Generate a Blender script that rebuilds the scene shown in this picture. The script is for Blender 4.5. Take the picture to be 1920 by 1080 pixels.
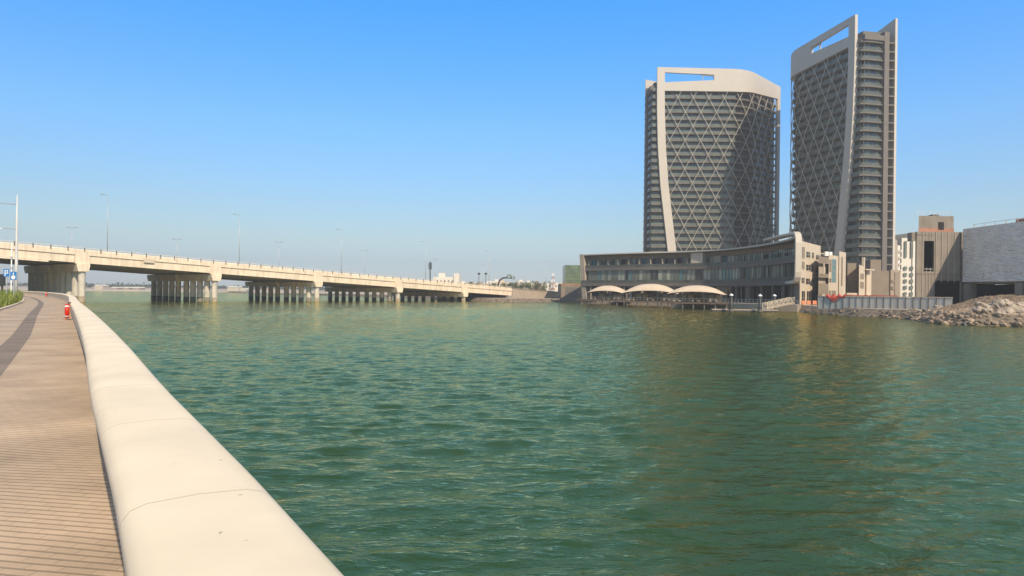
import bpy, bmesh, math, random
import numpy as np
from mathutils import Vector, Matrix, noise
random.seed(7); np.random.seed(7)
S = bpy.context.scene
for o in list(bpy.data.objects): bpy.data.objects.remove(o)
C = S.collection
R = math.radians
# ------------------------------------------------------------------ camera
EYE = 3.5; F = 1280.0; ROLL = 0.012; HOR = 9.7
cam = bpy.data.cameras.new('camera'); co = bpy.data.objects.new('camera', cam); C.objects.link(co)
cam.sensor_width = 36; cam.lens = 36 * F / 1920; cam.clip_start = 0.05; cam.clip_end = 20000
cam.shift_y = HOR / 1920
co.matrix_world = Matrix.Translation((0, 0, EYE)) @ Matrix.Rotation(R(90), 4, 'X') @ Matrix.Rotation(ROLL, 4, 'Z')
S.camera = co
S.render.resolution_x = 1024; S.render.resolution_y = 576
# ------------------------------------------------------------------ sky, sun, exposure
EL = R(38); SAZ = Vector((0.438, -0.899, 0)).normalized()
SUN = Vector((SAZ.x * math.cos(EL), SAZ.y * math.cos(EL), math.sin(EL)))
w = bpy.data.worlds.new("World"); S.world = w; w.use_nodes = True
nt = w.node_tree; bg = nt.nodes['Background']
sky = nt.nodes.new('ShaderNodeTexSky'); sky.sky_type = 'NISHITA'; sky.sun_disc = False
sky.sun_elevation = EL; sky.sun_rotation = math.atan2(SUN.x, SUN.y)
sky.altitude = 0; sky.air_density = 1.0; sky.dust_density = 0.3; sky.ozone_density = 1.0
# sky graded by elevation: grey, deep blue, unseen overhead paled for fill and reflections
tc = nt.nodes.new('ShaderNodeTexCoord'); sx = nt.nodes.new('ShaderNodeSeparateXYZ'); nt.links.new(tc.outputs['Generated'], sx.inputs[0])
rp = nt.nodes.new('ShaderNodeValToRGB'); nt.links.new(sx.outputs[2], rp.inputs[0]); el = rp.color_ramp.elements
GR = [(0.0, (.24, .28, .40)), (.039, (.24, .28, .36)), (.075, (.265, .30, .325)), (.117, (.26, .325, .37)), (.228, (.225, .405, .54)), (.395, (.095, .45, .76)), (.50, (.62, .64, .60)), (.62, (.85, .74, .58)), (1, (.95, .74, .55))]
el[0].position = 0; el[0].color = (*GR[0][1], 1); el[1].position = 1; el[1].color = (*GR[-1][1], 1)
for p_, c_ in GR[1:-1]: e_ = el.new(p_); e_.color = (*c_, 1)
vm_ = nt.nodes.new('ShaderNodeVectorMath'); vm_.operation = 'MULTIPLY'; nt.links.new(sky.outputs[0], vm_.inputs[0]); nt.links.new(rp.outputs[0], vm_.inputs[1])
vs_ = nt.nodes.new('ShaderNodeVectorMath'); vs_.operation = 'SCALE'; az_ = nt.nodes.new('ShaderNodeMapRange'); nt.links.new(sx.outputs[0], az_.inputs[0])
for i_, v_ in zip((1, 2, 3, 4), (-.6, .6, 1.86, 2.32)): az_.inputs[i_].default_value = v_
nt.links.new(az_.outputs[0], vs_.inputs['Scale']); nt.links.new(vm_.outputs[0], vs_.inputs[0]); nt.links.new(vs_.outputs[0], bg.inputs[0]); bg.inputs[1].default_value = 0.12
sl = bpy.data.lights.new('sun', 'SUN'); sl.energy = 4.0; sl.angle = R(0.53); sl.color = (1, .85, .63)
so = bpy.data.objects.new('sun', sl); C.objects.link(so)
so.rotation_euler = SUN.to_track_quat('Z', 'Y').to_euler(); so.location = (60, -40, 120)
S.view_settings.view_transform = 'Standard'; S.view_settings.look = 'None'
S.view_settings.exposure = 0.5; S.view_settings.gamma = 1

# ------------------------------------------------------------------ helpers
def at(u, v, Y):
    """point at depth Y metres that the photograph shows at pixel u, v"""
    du = u - 960; dv = v - 540
    return Vector((Y * (du + ROLL * dv) / F, Y, EYE - Y * (dv - ROLL * du - HOR) / F))
def tag(o, label=None, cat=None, group=None, kind=None):
    if label: o['label'] = label
    if cat: o['category'] = cat
    if group: o['group'] = group
    if kind: o['kind'] = kind
    return o
def empty(name, loc=(0, 0, 0), rz=0):
    o = bpy.data.objects.new(name, None); C.objects.link(o); o.empty_display_size = .5
    o.location = loc; o.rotation_euler = (0, 0, rz); return o
WO = {}     # world origin of every object built, for placing sub-parts
class MB:
    def __init__(s): s.v = []; s.f = []; s.m = []
    def vs(s, pts):
        i = len(s.v); s.v += [tuple(p) for p in pts]; return i
    def face(s, pts, m=0):
        i = s.vs(pts); s.f.append(tuple(range(i, i + len(pts)))); s.m.append(m); return s
    def hexa(s, p, m=0):   # 4 bottom, 4 top
        i = s.vs(p)
        for q in ((3, 2, 1, 0), (4, 5, 6, 7), (0, 1, 5, 4), (1, 2, 6, 5), (2, 3, 7, 6), (3, 0, 4, 7)):
            s.f.append(tuple(i + k for k in q)); s.m.append(m)
        return s
    def box(s, x0, x1, y0, y1, z0, z1, m=0):
        return s.hexa([(x0, y0, z0), (x1, y0, z0), (x1, y1, z0), (x0, y1, z0), (x0, y0, z1), (x1, y0, z1), (x1, y1, z1), (x0, y1, z1)], m)
    def obox(s, a, b, d, z0, z1, m=0, z0b=None, z1b=None):
        """box whose front bottom edge runs a->b (xy), extends d to the left of a->b"""
        a = Vector(a[:2]); b = Vector(b[:2]); t = (b - a).normalized(); n = Vector((-t.y, t.x)) * d
        z0b = z0 if z0b is None else z0b; z1b = z1 if z1b is None else z1b
        q = [(a, z0, z1), (b, z0b, z1b), (b + n, z0b, z1b), (a + n, z0, z1)]
        if d < 0: q = [q[1], q[0], q[3], q[2]]
        return s.hexa([(p.x, p.y, l) for p, l, h in q] + [(p.x, p.y, h) for p, l, h in q], m)
    def bar(s, a, b, r, m=0, r2=None):
        """square bar between two 3d points"""
        a = Vector(a); b = Vector(b); t = (b - a).normalized(); r2 = r if r2 is None else r2
        up = Vector((0, 0, 1)) if abs(t.z) < .95 else Vector((0, 1, 0))
        x = t.cross(up).normalized(); y = x.cross(t).normalized()
        p = [a - x * r - y * r, a + x * r - y * r, a + x * r + y * r, a - x * r + y * r,
             b - x * r2 - y * r2, b + x * r2 - y * r2, b + x * r2 + y * r2, b - x * r2 + y * r2]
        return s.hexa(p, m)
    def tube(s, pts, rs, n=12, m=0, cap=True):
        pts = [Vector(p) for p in pts]
        if not hasattr(rs, '__len__'): rs = [rs] * len(pts)
        rings = []; px = None
        for k, p in enumerate(pts):
            t = (pts[min(k + 1, len(pts) - 1)] - pts[max(k - 1, 0)]).normalized()
            if px is None:
                up = Vector((0, 0, 1)) if abs(t.z) < .9 else Vector((1, 0, 0)); px = (up - t * up.dot(t)).normalized()
            else: px = (px - t * px.dot(t)).normalized()
            y = t.cross(px)
            rings.append(s.vs([p + px * math.cos(a) * rs[k] + y * math.sin(a) * rs[k] for a in [2 * math.pi * j / n for j in range(n)]]))
        for k in range(len(pts) - 1):
            for j in range(n):
                s.f.append((rings[k] + j, rings[k] + (j + 1) % n, rings[k + 1] + (j + 1) % n, rings[k + 1] + j)); s.m.append(m)
        if cap:
            s.f.append(tuple(rings[0] + j for j in reversed(range(n)))); s.m.append(m)
            s.f.append(tuple(rings[-1] + j for j in range(n))); s.m.append(m)
        return s
    def sweep(s, secs, m=0, closed=True, caps=True):
        """secs = list of equal-length point loops"""
        n = len(secs[0]); r = [s.vs(q) for q in secs]
        for k in range(len(secs) - 1):
            mm = m[k] if hasattr(m, '__len__') else m
            for j in range(n if closed else n - 1):
                s.f.append((r[k] + j, r[k] + (j + 1) % n, r[k + 1] + (j + 1) % n, r[k + 1] + j)); s.m.append(mm)
        if caps and closed:
            mm = m[0] if hasattr(m, '__len__') else m
            s.f.append(tuple(r[0] + j for j in reversed(range(n)))); s.m.append(mm)
            s.f.append(tuple(r[-1] + j for j in range(n))); s.m.append(mm)
        return s
    def build(s, name, mats, parent=None, origin=None, smooth=False, bevel=0):
        me = bpy.data.meshes.new(name)
        off = (WO[parent.name].copy() if parent.name in WO else Vector(parent.location)) if parent is not None else (Vector(origin) if origin is not None else Vector((0, 0, 0)))
        ps = np.array(s.v, dtype=float) - np.array(off)
        me.from_pydata(ps.tolist(), [], s.f); 
        mats = mats if isinstance(mats, (list, tuple)) else [mats]
        for mm in mats: me.materials.append(mm)
        me.polygons.foreach_set('material_index', s.m)
        if smooth: me.polygons.foreach_set('use_smooth', [True] * len(s.f))
        b = bmesh.new(); b.from_mesh(me); bmesh.ops.recalc_face_normals(b, faces=b.faces); b.to_mesh(me); b.free()
        o = bpy.data.objects.new(name, me); C.objects.link(o)
        if parent is not None: o.parent = parent
        else: o.location = off
        WO[o.name] = Vector(off)
        if bevel:
            bv = o.modifiers.new('bevel', 'BEVEL'); bv.width = bevel; bv.segments = 2; bv.limit_method = 'ANGLE'
        return o
def copy_tree(o, parent=None):
    c = o.copy(); C.objects.link(c)
    if parent is not None: c.parent = parent
    for ch in [x for x in C.objects if x.parent == o]: copy_tree(ch, c)
    return c

# ------------------------------------------------------------------ materials
def mat(name, col, rough=.85, metal=0, var=.12, scale=.6, bump=0, bscale=8, spec=.4, streak=0, detail=6):
    m = bpy.data.materials.new(name); m.use_nodes = True; t = m.node_tree; N = t.nodes; L = t.links
    b = N['Principled BSDF']; b.inputs['Roughness'].default_value = rough; b.inputs['Metallic'].default_value = metal
    b.inputs['Specular IOR Level'].default_value = spec
    geo = N.new('ShaderNodeNewGeometry')
    if var:
        n = N.new('ShaderNodeTexNoise'); n.inputs['Scale'].default_value = scale; n.inputs['Detail'].default_value = detail
        L.new(geo.outputs['Position'], n.inputs['Vector'])
        r = N.new('ShaderNodeMapRange'); r.inputs[1].default_value = .3; r.inputs[2].default_value = .7
        r.inputs[3].default_value = 1 - var; r.inputs[4].default_value = 1 + var; L.new(n.outputs[0], r.inputs[0])
        fac = r.outputs[0]
        if streak:
            mp = N.new('ShaderNodeMapping'); mp.inputs['Scale'].default_value = (1.1, 1.1, .07); L.new(geo.outputs['Position'], mp.inputs[0])
            n2 = N.new('ShaderNodeTexNoise'); n2.inputs['Scale'].default_value = 1.2; n2.inputs['Detail'].default_value = 5; L.new(mp.outputs[0], n2.inputs['Vector'])
            r2 = N.new('ShaderNodeMapRange'); r2.inputs[1].default_value = .45; r2.inputs[2].default_value = .75
            r2.inputs[3].default_value = 1; r2.inputs[4].default_value = 1 - streak; L.new(n2.outputs[0], r2.inputs[0])
            mu = N.new('ShaderNodeMath'); mu.operation = 'MULTIPLY'; L.new(fac, mu.inputs[0]); L.new(r2.outputs[0], mu.inputs[1]); fac = mu.outputs[0]
        mx = N.new('ShaderNodeVectorMath'); mx.operation = 'SCALE'; mx.inputs[0].default_value = col[:3]
        L.new(fac, mx.inputs['Scale']); L.new(mx.outputs[0], b.inputs['Base Color'])
    else: b.inputs['Base Color'].default_value = (*col[:3], 1)
    if bump:
        n = N.new('ShaderNodeTexNoise'); n.inputs['Scale'].default_value = bscale; n.inputs['Detail'].default_value = 8
        L.new(geo.outputs['Position'], n.inputs['Vector'])
        bp = N.new('ShaderNodeBump'); bp.inputs['Strength'].default_value = bump; bp.inputs['Distance'].default_value = .05
        L.new(n.outputs[0], bp.inputs['Height']); L.new(bp.outputs[0], b.inputs['Normal'])
    return m
def glassm(name, col, rough=.08, spec=.6): return mat(name, col, rough, 0, .25, .35, 0, spec=spec)
M = {}; HAZE = .0004
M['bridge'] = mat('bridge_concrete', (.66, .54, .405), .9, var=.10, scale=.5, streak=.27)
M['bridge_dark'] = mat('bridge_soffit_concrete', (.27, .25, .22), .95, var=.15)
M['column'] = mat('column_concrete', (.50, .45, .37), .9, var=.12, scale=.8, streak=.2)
M['tide'] = mat('tide_stain', (.17, .15, .11), .8, var=.25, scale=3)
M['steel'] = mat('galvanised_steel', (.45, .45, .44), .5, .6, var=.08)
M['mast'] = mat('mast_paint', (.52, .51, .48), .5, var=.05)
M['darksteel'] = mat('dark_steel', (.05, .05, .05), .5, .3, var=.1)
M['white'] = mat('white_paint', (.72, .71, .68), .5, var=.04)
M['crown'] = mat('pale_cladding', (.46, .41, .35), .6, var=.03, scale=.15)
M['brace'] = mat('brace_cladding', (.40, .36, .30), .55, var=.05)
M['slab'] = mat('tower_slab', (.13, .115, .095), .8, var=.12)
M['soff'] = mat('tower_brown_cladding', (.13, .11, .095), .7, var=.1)
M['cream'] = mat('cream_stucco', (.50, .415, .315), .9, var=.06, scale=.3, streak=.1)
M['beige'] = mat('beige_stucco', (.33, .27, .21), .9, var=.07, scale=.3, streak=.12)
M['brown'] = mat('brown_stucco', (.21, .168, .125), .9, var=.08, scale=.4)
M['sand'] = mat('sand', (.40, .32, .23), .95, var=.25, scale=.25, bump=.5, bscale=1.5)
M['soil'] = mat('brown_soil', (.16, .115, .08), 1, var=.3, scale=.8, bump=.8, bscale=2)
M['rubble'] = mat('pale_rubble', (.27, .20, .145), 1, var=.45, scale=1.6, bump=1, bscale=5)
M['rock'] = mat('shore_rock', (.17, .132, .097), .95, var=.5, scale=1.3, bump=.9, bscale=5)
M['rockdark'] = mat('wet_rock', (.10, .095, .085), .8, var=.4, scale=1.3, bump=.9, bscale=5)
M['boulder'] = mat('pale_boulder', (.34, .275, .215), .95, var=.25, scale=1.1, bump=.8, bscale=4)
M['leaf'] = mat('leaf_green', (.10, .13, .03), .7, var=.5, scale=3)
M['leafd'] = mat('leaf_dark', (.055, .075, .03), .8, var=.5, scale=.6)
M['leafl'] = mat('leaf_yellow_green', (.20, .23, .04), .7, var=.4, scale=4)
M['bark'] = mat('bark', (.13, .10, .075), .9, var=.2)
M['red'] = mat('red_plastic', (.55, .022, .01), .35, var=.05)
M['blue'] = mat('sign_blue', (.03, .17, .42), .4, var=.02)
M['orange'] = mat('orange_plastic', (.50, .15, .05), .5, var=.05)
M['yellow'] = mat('yellow_paint', (.62, .33, .01), .5, var=.1)
M['redmesh'] = mat('red_tarp', (.55, .09, .06), .8, var=.2, scale=2)
M['hoard'] = mat('grey_hoarding', (.43, .41, .37), .6, var=.1, scale=.6, streak=.25)
M['hoardpost'] = mat('hoarding_post', (.08, .075, .07), .7, var=.1)
M['canvas'] = mat('canopy_canvas', (.55, .44, .33), .9, var=.05)
M['deckwood'] = mat('deck_timber', (.10, .072, .052), .8, var=.25, scale=2)
M['dark'] = mat('interior_shade', (.018, .016, .015), .9, var=.2)  # near-black colour standing for the shade inside rooms and openings
M['gdark'] = glassm('glass_dark', (.018, .022, .021))
M['gmid'] = glassm('glass_grey_green', (.11, .125, .10), .15)
M['glite'] = glassm('glass_with_curtain', (.26, .27, .21), .2)
M['gteal'] = glassm('glass_teal', (.07, .17, .17), .12)
M['gtow'] = glassm('tower_glass', (.04, .042, .034), .2, .45)
M['gtow2'] = glassm('tower_glass_curtain', (.12, .125, .10), .3, .4)
M['gcurve'] = glassm('tower_glass_dark', (.03, .03, .026), .2, .35)
M['gend'] = glassm('end_balustrade_glass', (.075, .08, .066), .3, .35)
M['gbal'] = glassm('balustrade_glass', (.10, .11, .088), .28, .4)
M['silver'] = mat('foil_insulation', (.42, .44, .47), .5, .15, var=.12, scale=.8)
M['farland'] = mat('far_shore_sand', (.42, .34, .26), 1, var=.25, scale=.03)
M['fartree'] = mat('far_trees', (.05, .06, .035), 1, var=.4, scale=.05)
M['reszw'] = mat('residential_white', (.62, .57, .49), .85, var=.05)

# wall coping: pale stone with small chips and hair stains
def coping_mat():
    m = mat('parapet_stone', (.73, .615, .46), .8, var=.085, scale=1.2, bump=.03, bscale=60, detail=8)
    t = m.node_tree; N = t.nodes; L = t.links; b = N['Principled BSDF']
    src = b.inputs['Base Color'].links[0].from_socket
    geo = N.new('ShaderNodeNewGeometry')
    vo = N.new('ShaderNodeTexVoronoi'); vo.inputs['Scale'].default_value = 6.5
    nd = N.new('ShaderNodeTexNoise'); nd.inputs['Scale'].default_value = 9; L.new(geo.outputs['Position'], nd.inputs['Vector'])
    ad = N.new('ShaderNodeVectorMath'); ad.operation = 'MULTIPLY_ADD'; ad.inputs[1].default_value = (.18,) * 3
    L.new(nd.outputs['Color'], ad.inputs[0]); L.new(geo.outputs['Position'], ad.inputs[2]); L.new(ad.outputs[0], vo.inputs['Vector'])
    r = N.new('ShaderNodeMapRange'); r.inputs[1].default_value = .04; r.inputs[2].default_value = .075
    r.inputs[3].default_value = .5; r.inputs[4].default_value = 1; L.new(vo.outputs['Distance'], r.inputs[0])
    mx = N.new('ShaderNodeVectorMath'); mx.operation = 'SCALE'; L.new(src, mx.inputs[0]); L.new(r.outputs[0], mx.inputs['Scale'])
    L.new(mx.outputs[0], b.inputs['Base Color']); return m
M['coping'] = coping_mat()
M['seam'] = mat('parapet_joint', (.52, .42, .30), .9, var=.1)

def paving_mat(name, ca, cb, groove):
    m = bpy.data.materials.new(name); m.use_nodes = True; t = m.node_tree; N = t.nodes; L = t.links
    b = N['Principled BSDF']; b.inputs['Roughness'].default_value = .8; b.inputs['Specular IOR Level'].default_value = .3
    geo = N.new('ShaderNodeNewGeometry')
    nd = N.new('ShaderNodeTexNoise'); nd.inputs['Scale'].default_value = .45; nd.inputs['Detail'].default_value = 1.5
    L.new(geo.outputs['Position'], nd.inputs['Vector'])
    ad = N.new('ShaderNodeVectorMath'); ad.operation = 'MULTIPLY_ADD'; ad.inputs[1].default_value = (.22, .22, 0)
    L.new(nd.outputs['Color'], ad.inputs[0]); L.new(geo.outputs['Position'], ad.inputs[2])
    mp = N.new('ShaderNodeMapping'); mp.inputs['Rotation'].default_value = (0, 0, R(9)); L.new(ad.outputs[0], mp.inputs[0])
    br = N.new('ShaderNodeTexBrick'); L.new(mp.outputs[0], br.inputs['Vector'])
    br.inputs['Color1'].default_value = (*ca, 1); br.inputs['Color2'].default_value = (*cb, 1)
    br.inputs['Mortar'].default_value = (*groove, 1); br.inputs['Scale'].default_value = 1
    br.inputs['Mortar Size'].default_value = .0035; br.inputs['Mortar Smooth'].default_value = .2
    br.inputs['Brick Width'].default_value = .21; br.inputs['Row Height'].default_value = .085
    sp = N.new('ShaderNodeSeparateXYZ'); L.new(mp.outputs[0], sp.inputs[0])
    dv = N.new('ShaderNodeMath'); dv.operation = 'DIVIDE'; dv.inputs[1].default_value = .085; L.new(sp.outputs[1], dv.inputs[0])
    fr = N.new('ShaderNodeMath'); fr.operation = 'FRACT'; L.new(dv.outputs[0], fr.inputs[0])
    pg = N.new('ShaderNodeMath'); pg.operation = 'SUBTRACT'; pg.inputs[1].default_value = .5; L.new(fr.outputs[0], pg.inputs[0])
    ab = N.new('ShaderNodeMath'); ab.operation = 'ABSOLUTE'; L.new(pg.outputs[0], ab.inputs[0])
    mr = N.new('ShaderNodeMapRange'); mr.interpolation_type = 'SMOOTHSTEP'  # wide dark grooves: joint colour plus painted shade of the bevelled edges
    mr.inputs[1].default_value = .30; mr.inputs[2].default_value = .44; L.new(ab.outputs[0], mr.inputs[0])
    mx = N.new('ShaderNodeMix'); mx.data_type = 'RGBA'; L.new(mr.outputs[0], mx.inputs[0]); L.new(br.outputs[0], mx.inputs[6]); mx.inputs[7].default_value = (*groove, 1)
    n2 = N.new('ShaderNodeTexNoise'); n2.inputs['Scale'].default_value = .55; n2.inputs['Detail'].default_value = 10; n2.inputs['Roughness'].default_value = .62; L.new(geo.outputs['Position'], n2.inputs['Vector'])
    r2 = N.new('ShaderNodeMapRange'); r2.inputs[1].default_value = .3; r2.inputs[2].default_value = .7; r2.inputs[3].default_value = .68; r2.inputs[4].default_value = 1.2; L.new(n2.outputs[0], r2.inputs[0])
    vm = N.new('ShaderNodeVectorMath'); vm.operation = 'SCALE'; L.new(mx.outputs[2], vm.inputs[0]); L.new(r2.outputs[0], vm.inputs['Scale'])
    L.new(vm.outputs[0], b.inputs['Base Color'])
    iv = N.new('ShaderNodeMath'); iv.operation = 'SUBTRACT'; iv.inputs[0].default_value = 1; L.new(mr.outputs[0], iv.inputs[1])
    bp = N.new('ShaderNodeBump'); bp.inputs['Strength'].default_value = .6; bp.inputs['Distance'].default_value = .006
    L.new(iv.outputs[0], bp.inputs['Height']); L.new(bp.outputs[0], b.inputs['Normal'])
    return m
M['pave'] = paving_mat('tan_paving', (.50, .375, .265), (.46, .345, .245), (.30, .225, .155))
M['pave2'] = paving_mat('dark_paving_band', (.27, .21, .165), (.24, .19, .15), (.13, .10, .075))

def water_mat():
    m = bpy.data.materials.new('sea_water'); m.use_nodes = True; t = m.node_tree; N = t.nodes; L = t.links
    N.remove(N['Principled BSDF'])
    dif = N.new('ShaderNodeBsdfDiffuse'); gl = N.new('ShaderNodeBsdfGlossy'); gl.inputs['Roughness'].default_value = .07
    gl.inputs['Color'].default_value = (.88, .80, .44, 1); fre = N.new('ShaderNodeFresnel'); fre.inputs['IOR'].default_value = 1.75
    mq = N.new('ShaderNodeMath'); mq.operation = 'MULTIPLY'; mq.use_clamp = True; mq.inputs[1].default_value = 1.25; L.new(fre.outputs[0], mq.inputs[0])
    ms = N.new('ShaderNodeMixShader'); L.new(mq.outputs[0], ms.inputs[0]); L.new(dif.outputs[0], ms.inputs[1]); L.new(gl.outputs[0], ms.inputs[2])
    L.new(ms.outputs[0], N['Material Output'].inputs['Surface'])
    geo = N.new('ShaderNodeNewGeometry')
    n = N.new('ShaderNodeTexNoise'); n.inputs['Scale'].default_value = .035; n.inputs['Detail'].default_value = 4
    mp0 = N.new('ShaderNodeMapping'); mp0.inputs['Scale'].default_value = (1, 2.6, 1); L.new(geo.outputs['Position'], mp0.inputs[0]); L.new(mp0.outputs[0], n.inputs['Vector'])
    cr = N.new('ShaderNodeMix'); cr.data_type = 'RGBA'; L.new(n.outputs[0], cr.inputs[0])
    cr.inputs[6].default_value = (.007, .035, .013, 1); cr.inputs[7].default_value = (.011, .046, .018, 1)
    L.new(cr.outputs[2], dif.inputs['Color'])
    def layer(sc, rot, sx, dist, strength, det, prev=None):
        mp = N.new('ShaderNodeMapping'); mp.inputs['Rotation'].default_value = (0, 0, R(rot)); mp.inputs['Scale'].default_value = (sx, 1, 1)
        L.new(geo.outputs['Position'], mp.inputs[0])
        nn = N.new('ShaderNodeTexNoise'); nn.inputs['Scale'].default_value = sc; nn.inputs['Detail'].default_value = det; nn.inputs['Roughness'].default_value = .55
        L.new(mp.outputs[0], nn.inputs['Vector'])
        bp = N.new('ShaderNodeBump'); bp.inputs['Strength'].default_value = strength; bp.inputs['Distance'].default_value = dist
        L.new(nn.outputs[0], bp.inputs['Height'])
        if prev: L.new(prev.outputs[0], bp.inputs['Normal'])
        return bp
    a = layer(1.7, 12, .42, .085, 1, 5)
    c = layer(5.0, -14, .5, .052, 1, 5, a)
    c = layer(15, 20, .55, .009, 1, 3, c)
    for sh in (dif, gl, fre): L.new(c.outputs[0], sh.inputs['Normal'])
    return m
M['water'] = water_mat()

# ------------------------------------------------------------------ curves
def catmull(P, step):
    P = [Vector(p) for p in P]; Q = [P[0] * 2 - P[1]] + P + [P[-1] * 2 - P[-2]]; out = []
    for i in range(1, len(Q) - 2):
        n = max(2, int((Q[i + 1] - Q[i]).length / step))
        # centripetal-safe uniform interpolation with chord-scaled tangents
        p0, p1, p2, p3 = Q[i - 1:i + 3]
        d = (p2 - p1).length
        m1 = ((p2 - p1) / d + (p1 - p0) / max((p1 - p0).length, 1e-6)).normalized() * d
        m2 = ((p3 - p2) / max((p3 - p2).length, 1e-6) + (p2 - p1) / d).normalized() * d
        for k in range(n):
            t = k / n; t2 = t * t; t3 = t2 * t
            out.append(p1 * (2 * t3 - 3 * t2 + 1) + m1 * (t3 - 2 * t2 + t) + p2 * (-2 * t3 + 3 * t2) + m2 * (t3 - t2))
    out.append(P[-1]); return out
def resample(P, step=None, n=None):
    L = [0]
    for a, b in zip(P, P[1:]): L.append(L[-1] + (b - a).length)
    n = n or max(1, int(round(L[-1] / step))); out = []; j = 0
    for k in range(n + 1):
        s = L[-1] * k / n
        while j < len(L) - 2 and L[j + 1] < s: j += 1
        out.append(P[j].lerp(P[j + 1], (s - L[j]) / max(L[j + 1] - L[j], 1e-9)))
    return out
def normals(P, left=True):
    out = []
    for k in range(len(P)):
        t = (P[min(k + 1, len(P) - 1)] - P[max(k - 1, 0)]); t = Vector((t.x, t.y)).normalized()
        out.append(Vector((-t.y, t.x)) if left else Vector((t.y, -t.x)))
    return out
def offs(P, d, left=True): return [Vector((p.x + n.x * d, p.y + n.y * d)) for p, n in zip(P, normals(P, left))]

ZP = 1.85   # level of the promenade
# inner edge line of the parapet, from behind the camera to below the bridge
WI = [(4.4, -6.0), (1.55, -2.1), (-1.05, 1.9), (-1.65, 2.85), (-3.14, 5.12), (-6.16, 9.85), (-11.45, 18), (-23.3, 36), (-59, 89.5), (-97, 138), (-117, 158), (-138, 172), (-175, 186), (-260, 200)]
wall = catmull(WI, 1.0)

# ------------------------------------------------------------------ water (one sheet, waves modelled as geometry)
def water():
    ys = [-60, -20, -6]; y = -2.0
    while y < 330: ys.append(y); y += max(.06, .0021 * max(y, 0) ** 1.18)
    ys += [345, 370, 400, 500, 700, 1000, 1500, 2500, 4500, 9000]
    xs = [-9000, -3000, -1200, -600, -300, -200]; x = -150
    while x < 120:
        xs.append(x)
        x += .16 + max(0, abs(x - 18) - 45) * .012
    xs += [125, 150, 200, 300, 600, 1500, 4000, 9000]
    xs = np.array(xs, float); ys = np.array(ys, float); nx, ny = len(xs), len(ys)
    X, Y = np.meshgrid(xs, ys); Z = np.zeros_like(X)
    rng = np.random.RandomState(3)
    gust = .75 + .35 * np.sin(X * .045 + Y * .02 + 1.3 * np.sin(Y * .03)) * np.sin(Y * .055 - X * .012 + .6)
    cz = np.clip((X - .30 * Y - 2) / 14, 0, 1); gust = gust * (1 - .25 * cz * cz * (3 - 2 * cz))
    for i in range(90):
        lam = .30 * (9.0 ** (rng.rand() ** 1.2)); k = 2 * math.pi / lam
        th = R(90 + 8) + rng.normal() * R(30)
        amp = .0036 * lam ** .9 * (1 if lam < 1.3 else .6); ph = rng.rand() * 6.283
        wx, wy = k * math.cos(th), k * math.sin(th)
        a = wx * X + wy * Y + ph + .6 * np.sin(X * .21 * (1 + .1 * i % 3) + Y * .13 + i)
        fade = np.clip((lam * 75 - Y * .5) / 25, 0, 1)
        Z += amp * gust * fade * (np.sin(a) + .22 * np.sin(2 * a + .5))
    edge = np.clip((330 - Y) / 60, 0, 1) * np.clip((Y + 2) / 2, 0, 1) * np.clip((X + 150) / 15, 0, 1) * np.clip((120 - X) / 10, 0, 1)
    Z *= edge
    co_ = np.stack([X, Y, Z], -1).reshape(-1, 3)
    me = bpy.data.meshes.new('water'); me.vertices.add(len(co_)); me.vertices.foreach_set('co', co_.ravel())
    idx = np.arange(nx * ny).reshape(ny, nx)
    q = np.stack([idx[:-1, :-1], idx[:-1, 1:], idx[1:, 1:], idx[1:, :-1]], -1).reshape(-1, 4)
    me.loops.add(q.size); me.loops.foreach_set('vertex_index', q.ravel())
    me.polygons.add(len(q)); me.polygons.foreach_set('loop_start', np.arange(0, q.size, 4))
    me.polygons.foreach_set('use_smooth', np.ones(len(q), bool)); me.update(calc_edges=True)
    me.materials.append(M['water'])
    o = bpy.data.objects.new('water', me); C.objects.link(o); tag(o, 'green rippled sea water of the channel', None, None, 'structure')
    print('water verts', nx * ny)
water()

# ------------------------------------------------------------------ promenade
def strip(P, d0, d1, z, name, m, lab, kind='structure'):
    b = MB(); A = offs(P, d0); B = offs(P, d1)
    for k in range(len(P) - 1):
        b.face([(A[k].x, A[k].y, z), (A[k + 1].x, A[k + 1].y, z), (B[k + 1].x, B[k + 1].y, z), (B[k].x, B[k].y, z)])
    o = b.build(name, m); tag(o, lab, None, None, kind); return o
strip(wall, -.2, 4.0, ZP, 'promenade', M['pave'], 'tan paved waterfront promenade curving along the parapet')
def band():
    b = MB(); P = wall; n = normals(P); z = ZP + .004
    def dd(y): t = min(1, max(0, (y - 24) / 64)); return 1.25 + 1.1 * t, 1.78 + 1.0 * t
    pr = None
    for p, q in zip(P, n):
        a, c = dd(p.y); cur = ((p.x + q.x * a, p.y + q.y * a, z), (p.x + q.x * c, p.y + q.y * c, z))
        if pr: b.face([pr[0], cur[0], cur[1], pr[1]])
        pr = cur
    tag(b.build('paving_band', M['pave2']), 'dark paving band running along the promenade', None, None, 'structure')
band()
def land_left():
    A = offs(wall, -.25); b = MB(); z = ZP - .03
    far = [(-400, 205), (-420, -60), (4, -60)]
    pts = [(p.x, p.y, z) for p in A] + [(x, y, z) for x, y in far]
    b.face(pts)
    low = [(x, y, -2) for x, y, _ in pts]
    for k in range(len(pts)): 
        j = (k + 1) % len(pts); b.face([pts[k], pts[j], low[j], low[k]])
    tag(b.build('ground', M['sand']), 'sandy land behind the promenade', None, None, 'structure')
land_left()
def kerb():
    A = offs(wall, 4.0); B = offs(wall, 4.22); b = MB()
    secs = [[(a.x, a.y, ZP - .1), (a.x, a.y, ZP + .12), (c.x, c.y, ZP + .12), (c.x, c.y, ZP - .1)] for a, c in zip(A, B)]
    b.sweep(secs); tag(b.build('kerb', M['bridge']), 'pale kerb between the promenade and planting', None, None, 'structure')
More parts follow.
